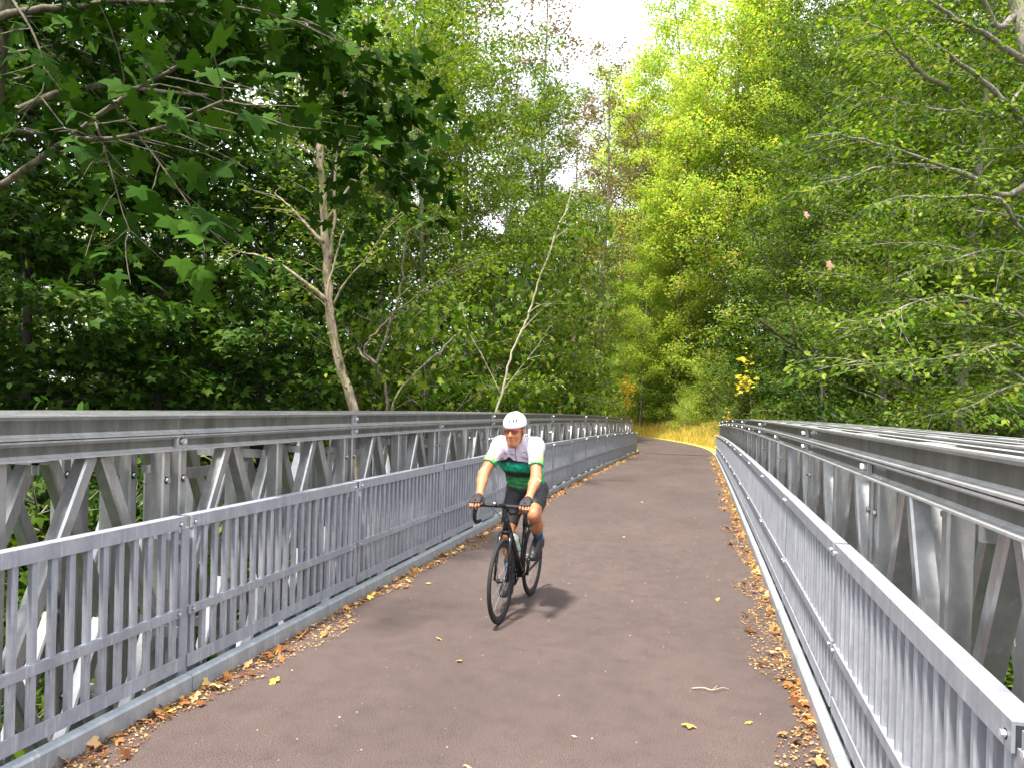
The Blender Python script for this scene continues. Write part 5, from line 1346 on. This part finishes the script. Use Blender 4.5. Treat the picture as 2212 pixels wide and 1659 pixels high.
# jersey
def jersey_mat():
    m, t, b = new_mat("jersey_print")
    tc = N(t, "ShaderNodeTexCoord"); sp = N(t, "ShaderNodeSeparateXYZ"); t.links.new(tc.outputs["Object"], sp.inputs[0])
    nz = noise(t, 11, 5, .6, tc.outputs["Object"]); n2 = noise(t, 16, 6, .65, tc.outputs["Object"], (1, .6, 2.2)); n3 = noise(t, 5, 3, .5, tc.outputs["Object"])
    # ridge line height over x
    cr = N(t, "ShaderNodeFloatCurve"); cv = cr.mapping.curves[0]
    pts = [(0, .42), (.12, .45), (.25, .58), (.32, .78), (.36, .80), (.42, .66), (.52, .50), (.62, .46), (.72, .40), (.86, .34), (1, .30)]
    cv.points[0].location = pts[0]; cv.points[1].location = pts[-1]
    for p in pts[1:-1]: cv.points.new(*p)
    cr.mapping.update()
    mr = N(t, "ShaderNodeMapRange"); mr.inputs[1].default_value = -.19; mr.inputs[2].default_value = .19; t.links.new(sp.outputs[0], mr.inputs[0]); t.links.new(mr.outputs[0], cr.inputs["Value"])
    hgt = N(t, "ShaderNodeMath", operation='MULTIPLY_ADD'); hgt.inputs[1].default_value = .085; hgt.inputs[2].default_value = 1.223; t.links.new(cr.outputs[0], hgt.inputs[0])
    jit = N(t, "ShaderNodeMath", operation='MULTIPLY_ADD'); jit.inputs[1].default_value = .03; t.links.new(nz.outputs["Fac"], jit.inputs[0]); t.links.new(hgt.outputs[0], jit.inputs[2])
    below = N(t, "ShaderNodeMath", operation='LESS_THAN'); t.links.new(sp.outputs[2], below.inputs[0]); t.links.new(jit.outputs[0], below.inputs[1])
    zz = N(t, "ShaderNodeMapRange"); zz.inputs[1].default_value = .98; zz.inputs[2].default_value = 1.30; t.links.new(sp.outputs[2], zz.inputs[0])
    band = ramp(t, zz.outputs[0], [(0, (.05, .08, .06)), (.12, (.08, .16, .10)), (.25, (.06, .46, .14)), (.40, (.06, .48, .17)), (.50, (.002, .03, .015)), (.60, (.002, .025, .015)), (.68, (.0, .42, .19)), (.80, (.0, .48, .32)), (.90, (.004, .014, .012)), (1, (.004, .010, .010))])
    mo = ramp(t, n2.outputs["Fac"], [(.35, (.15, .25, .2)), (.55, (.9, .9, .9)), (.72, (1.9, 1.7, 1.8))])
    mul = N(t, "ShaderNodeMix", data_type='RGBA', blend_type='MULTIPLY'); mul.inputs[0].default_value = 1; t.links.new(band.outputs[0], mul.inputs[6]); t.links.new(mo.outputs[0], mul.inputs[7])
    mx = N(t, "ShaderNodeMix", data_type='RGBA'); mx.inputs[6].default_value = (.54, .48, .57, 1); t.links.new(below.outputs[0], mx.inputs[0]); t.links.new(mul.outputs[2], mx.inputs[7])
    # sleeves: white through lime to a green cuff
    ab = N(t, "ShaderNodeMath", operation='ABSOLUTE'); t.links.new(sp.outputs[0], ab.inputs[0])
    slv = N(t, "ShaderNodeMapRange"); slv.inputs[1].default_value = .140; slv.inputs[2].default_value = .165; t.links.new(ab.outputs[0], slv.inputs[0])
    sz = N(t, "ShaderNodeMapRange"); sz.inputs[1].default_value = 1.225; sz.inputs[2].default_value = 1.43; t.links.new(sp.outputs[2], sz.inputs[0])
    sr = ramp(t, sz.outputs[0], [(0, (.03, .36, .09)), (.26, (.04, .38, .10)), (.33, (.24, .42, .12)), (.55, (.38, .46, .22)), (.80, (.52, .47, .55)), (1, (.54, .48, .57))])
    mx3 = N(t, "ShaderNodeMix", data_type='RGBA'); t.links.new(slv.outputs[0], mx3.inputs[0]); t.links.new(mx.outputs[2], mx3.inputs[6]); t.links.new(sr.outputs[0], mx3.inputs[7])
    t.links.new(mx3.outputs[2], b.inputs["Base Color"]); b.inputs["Roughness"].default_value = .7
    bump(t, b, n3.outputs["Fac"], .5, .02)
    return m
MAT['jersey'] = jersey_mat()
jp = [dict(p) for p in torso()]
for p in jp: p['cut'] = [(L3(-.03, 0, .985), L3(.55, 0, -.83))]
jp.append(rc(L3(.212, 0, 1.432), L3(.245, 0, 1.472), .064, .060, k=.02, cut=(L3(.245, 0, 1.478), L3(.1, 0, 1))))
for s_ in (-1, 1):
    e = SH[s_] + (EL[s_] - SH[s_]) * .62; d = EL[s_] - SH[s_]
    jp += [el(SH[s_], (.062, .062, .062), k=.05), rc(SH[s_], EL[s_], .059, .053, k=.035, cut=(e, d))]
def wr(X):
    return .0026 * np.sin((X[..., 2] - np.abs(X[..., 0]) * .9) * 210 + 3 * np.sin(X[..., 1] * 40)) * np.clip((np.abs(X[..., 0]) - .12) * 14, 0, 1) + .0028 * np.sin(X[..., 2] * 120 + 40 * np.abs(X[..., 0]) + 6 * np.sin(X[..., 1] * 30)) * np.clip((1.36 - X[..., 2]) * 8, 0, 1) + .0016 * np.sin(X[..., 0] * 95 + X[..., 2] * 60)
jers = sdf_mesh(jp, .007, "jersey", MAT['jersey'], rider, inflate=.008, wrinkle=wr)
# shorts
sp_ = [rc(L3(-.17, 0, 1.01), L3(-.07, 0, 1.10), .110, .104, sx=1.36, k=.05)]
for s_ in (-1, 1):
    mid = HIP[s_] + (KN[s_] - HIP[s_]) * .45; f_ = .80 if s_ < 0 else .78; e = HIP[s_] + (KN[s_] - HIP[s_]) * f_; d = KN[s_] - HIP[s_]
    sp_ += [rc(HIP[s_], mid, .092, .080, k=.05), rc(mid, KN[s_], .080, .060, k=.03, cut=(e, d))]
sdf_mesh(sp_, .007, "shorts", MAT['black'], rider, inflate=.006)
# gloves: back of the hand and first finger joints, open tips
for s_ in (-1, 1):
    x0 = s_ * .206; g = [el(L3(.618, x0, .992), (.042, .050, .021), k=.02), rc(WR[s_] + (L3(.60, x0, .995) - WR[s_]) * .1, L3(.60, x0, .995), .029, .033, k=.02)]
    for o_ in (-.031, -.011, .011, .031): g.append(rc(L3(.650, x0 + o_, .990), L3(.682, x0 + o_ * 1.1, .968), .0115, .0105, k=.006))
    g.append(rc(L3(.598, x0 - s_ * .032, .985), L3(.630, x0 - s_ * .045, .967), .014, .012, k=.01))
    sdf_mesh(g, .005, "glove", MAT['glove'], rider, inflate=.004)
# socks and shoes
m, t, b = new_mat("sock_print"); n1 = noise(t, 30, 4); r = ramp(t, n1.outputs["Fac"], [(.4, (.012, .05, .10)), (.55, (.05, .20, .34)), (.68, (.30, .50, .60))]); t.links.new(r.outputs[0], b.inputs["Base Color"]); b.inputs["Roughness"].default_value = .8; MAT['sock'] = m
for s_ in (-1, 1):
    d = AN[s_] - KN[s_]; cm_ = KN[s_] + d * .33; top_ = KN[s_] + d * .60
    sdf_mesh([rc(cm_ + d * .2, AN[s_], .050, .034, k=.02, cut=(top_, -d)), rc(AN[s_], AN[s_] + np.array([0, .015, -.03]), .034, .032, k=.02), rc(AN[s_], AN[s_] + (TO[s_] - AN[s_]) * .45, .036, .031, k=.02)], .006, "sock", MAT['sock'], rider, inflate=.004)
    ft = TO[s_] - AN[s_]; heel = AN[s_] + np.array([0, .045, -.062])
    ball = TO[s_] + np.array([0, .02, -.022])
    sh_ = sdf_mesh([rc(heel, ball, .030, .034, k=.03), rc(ball, TO[s_] + np.array([0, -.045, -.024]), .036, .026, k=.03), rc(AN[s_] + np.array([0, .004, -.02]), AN[s_] + ft * .8 + np.array([0, 0, -.002]), .044, .034, k=.03), rc(AN[s_] + ft * .3, TO[s_], .043, .034, k=.02), rc(AN[s_] + np.array([0, .01, -.015]), heel, .036, .032, k=.03)], .006, "shoe", MAT['shoe'], rider, inflate=.003)
    mb = MB(); c0 = AN[s_] + ft * .85 + np.array([0, -.002, .030]); mb.tube([c0 + (-.03, .004, -.014), c0 + (-.012, 0, -.002), c0 + (.012, 0, -.002), c0 + (.03, .004, -.014)], .006, 6); mb.build("strap", MAT['rimm'], sh_, True)
    mb = MB(); mb.lathe([(0, .004), (.008, .004), (.008, 0)], c0 + np.array([0, -.03, -.012]), (0, -.7, .7), 10); mb.build("dial", MAT['alloy'], sh_, True)
# watch on the left forearm
wd = (WR[1] - EL[1]); wd /= np.linalg.norm(wd); wc = EL[1] + wd * .02
mb = MB(); mb.lathe([(.038, -.010), (.0445, -.010), (.0445, .010), (.038, .010)], wc, wd, 28, True); mb.build("arm_band", MAT['glove'], rider, True)
MAT['pinkish'] = simple("clasp", (.72, .60, .60), .4)
mb = MB(); c0 = wc + np.array([.030, -.034, .012]); mb.lathe([(0, .008), (.009, .007), (.010, 0)], c0, (.6, -.75, .2), 12); c1 = c0 + np.array([.014, .006, -.014]); mb.lathe([(0, .008), (.009, .007), (.010, 0)], c1, (.7, -.6, .2), 12); mb.build("clasp", MAT['pinkish'], rider, True)
# helmet with vents
hp = [el(Hh(-.012, 0, .050), (.094, .132, .100), HR, k=.01, cut=[(Hh(.0, 0, .032), HR @ np.array([0, .10, -1.0])), (Hh(-.05, 0, .0), HR @ np.array([0, .62, -.8]))])]
def hel_pt(th, ph, k=1.0):
    th, ph = math.radians(th), math.radians(ph); return Hh(-.012 + .132 * k * math.cos(ph) * math.cos(th), .094 * k * math.cos(ph) * math.sin(th), .050 + .100 * k * math.sin(ph))
for ph0, ph1, ths in ((9, 36, (-58, -38, -19, 0, 19, 38, 58)), (45, 68, (-56, -28, 0, 28, 56)), (72, 86, (-120, -60, 0, 60, 120)), (18, 44, (-84, 84))):
    for th in ths:
        a_, b_ = hel_pt(th, ph0), hel_pt(th * .97, ph1); c_ = hel_pt(th, (ph0 + ph1) / 2); tg = (b_ - a_); L_ = np.linalg.norm(tg) / 2; tg = tg / (2 * L_)
        nn = c_ - hel_pt(0, 0, 0.0); nn = nn - tg * (nn @ tg); nn /= np.linalg.norm(nn); lt_ = np.cross(tg, nn)
        hp.append(el(c_, (.0078, L_, .018), np.stack([lt_, tg, nn], 1), k=.002, sub=True))
hel = sdf_mesh(hp, .0028, "helmet", MAT['white'], rider)
sdf_mesh([el(Hh(-.012, 0, .046), (.0875, .1245, .0925), HR, k=.01, cut=[(Hh(0, 0, .024), HR @ np.array([0, .10, -1.0])), (Hh(-.05, 0, -.006), HR @ np.array([0, .62, -.8]))])], .005, "liner", MAT['foam'], hel)
# hair below the helmet
sdf_mesh([el(Hh(-.012, 0, .012), (.080, .096, .085), HR, k=.01, cut=[(Hh(-.0, 0, .05), HR @ np.array([0, 0, 1.0])), (Hh(.035, 0, 0), HR @ np.array([0, -1.0, 0])), (Hh(0, 0, -.045), HR @ np.array([0, -.4, -1.0]))])], .005, "hair", MAT['hair'], rider)
# straps and glasses
for s_ in (-1, 1):
    tubeo("strap", [Hh(.035, s_ * .079, .035), Hh(.02, s_ * .074, -.04), Hh(.035, s_ * .055, -.105), Hh(.045, s_ * .012, -.142)], .0038, 'foam', hel, k=6)
gl = tubeo("glasses", [Hh(.0, .084, .004), Hh(.06, .078, .006), Hh(.088, .060, .010), Hh(.104, .03, .014), Hh(.108, 0, .010), Hh(.104, -.03, .014), Hh(.088, -.060, .010), Hh(.06, -.078, .006), Hh(.0, -.084, .004)], .0028, 'glasses_frame' if 'glasses_frame' in MAT else 'lens', rider, k=6)
MAT['glasses_frame'] = simple("red_frame", (.45, .04, .05), .35); gl.data.materials.clear(); gl.data.materials.append(MAT['glasses_frame'])
for s_ in (-1, 1):
    mb = MB(); q = [Hh(.106, s_ * .006, .010), Hh(.103, s_ * .032, .014), Hh(.086, s_ * .062, .010), Hh(.083, s_ * .060, -.014), Hh(.097, s_ * .035, -.028), Hh(.105, s_ * .010, -.016)]
    bk = [p + HR @ np.array([0, .002, 0]) for p in q]; c = sum(q) / 6; cbk = sum(bk) / 6
    mb.add(q + bk + [c, cbk], [(i, (i + 1) % 6, 6 + (i + 1) % 6, 6 + i) for i in range(6)], [(12, (i + 1) % 6, i) for i in range(6)] + [(13, 6 + i, 6 + (i + 1) % 6) for i in range(6)])
    mb.build("lens", MAT['lens'], gl)
    e = MB(); e.lathe([(0, -.011), (.006, -.009), (.0105, -.003), (.0105, .003), (.006, .009), (0, .011)], Hh(.080, s_ * .033, -.002), HR @ np.array([0, -1.0, 0]), 12); eo = e.build("eye", MAT['label_white'], rider, True)
    e = MB(); e.lathe([(.0045, -.0), (.0045, .0012), (0, .0014)], Hh(.0905, s_ * .033, -.002), HR @ np.array([0, -1.0, 0]), 10); e.build("pupil", MAT['foam'], eo)
    tubeo("eyebrow", [Hh(.091, s_ * .014, .026), Hh(.089, s_ * .034, .031), Hh(.078, s_ * .054, .024)], .0036, 'hair', rider, k=5)
MAT['lips'] = simple("lips", (.36, .11, .08), .5)
tubeo("lips", [Hh(.086, -.021, -.080), Hh(.0925, -.008, -.079), Hh(.0925, .008, -.079), Hh(.086, .021, -.080)], .0045, 'lips', rider, k=6)

# zip and chest print laid on the jersey
import bpy as _b
dg = bpy.context.evaluated_depsgraph_get()
from mathutils.bvhtree import BVHTree
bvh = BVHTree.FromPolygons([tuple(v.co) for v in jers.data.vertices], [tuple(p.vertices) for p in jers.data.polygons])
def on_jersey(x, z, off=.0015):
    hit = bvh.ray_cast(Vector((x, -1.2, z)), Vector((0, 1, 0)))
    return None if hit[0] is None else np.array(hit[0] + hit[1] * off) if hit[1].y < 0 else np.array(hit[0] - hit[1] * off)
def strip(name, pts, w, mat, label=None):
    mb = MB(); P = [on_jersey(*p, .001) for p in pts]; P = np.array([p for p in P if p is not None])
    if len(P) > 1: mb.tube(P, w, 5); return mb.build(name, MAT[mat], jers, True)
strip("zip", [(.0 + .004, z) for z in np.linspace(1.425, 1.27, 12)], .0022, 'foam')
strip("collar_trim", [(x, 1.440 - abs(x) * .1) for x in np.linspace(-.045, .045, 9)], .0018, 'white')
def text_on(txt, x, z, size, mat, ang=0.0):
    cu = bpy.data.curves.new("print", 'FONT'); cu.body = txt; cu.size = size; cu.align_x = 'CENTER'; cu.resolution_u = 2
    o = bpy.data.objects.new("print", cu); col.objects.link(o); bpy.context.view_layer.update()
    me = bpy.data.meshes.new_from_object(o.evaluated_get(bpy.context.evaluated_depsgraph_get())); bpy.data.objects.remove(o)
    for v in me.vertices:
        ca, sa = math.cos(ang), math.sin(ang); lx, lz = v.co.x * ca - v.co.y * sa, v.co.x * sa + v.co.y * ca
        # the viewer sees the rider's left on the right, so x runs with the text
        p = on_jersey(x + lx, z + lz, .003); v.co = Vector(p) if p is not None else Vector((x + lx, -.35, z + lz))
    me.materials.clear(); me.materials.append(MAT[mat]); q = bpy.data.objects.new("print", me); col.objects.link(q); q.parent = jers
    return q
text_on("Lab Cars", -.052, 1.332, .026, 'foam', -.05)
text_on("SOUND", -.055, 1.358, .012, 'foam', -.05)
text_on("KUMA", .085, 1.300, .020, 'foam', -.25)
for q_ in range(1):
    P = [(.078 + .024 * math.cos(a), 1.335 + .024 * math.sin(a)) for a in np.linspace(.25, 2.9, 9)]; strip("emblem", P, .0018, 'foam')
text_on("COM", .205, 1.290, .022, 'label_white', .1)
text_on("COM", -.205, 1.292, .022, 'label_white', -.5)
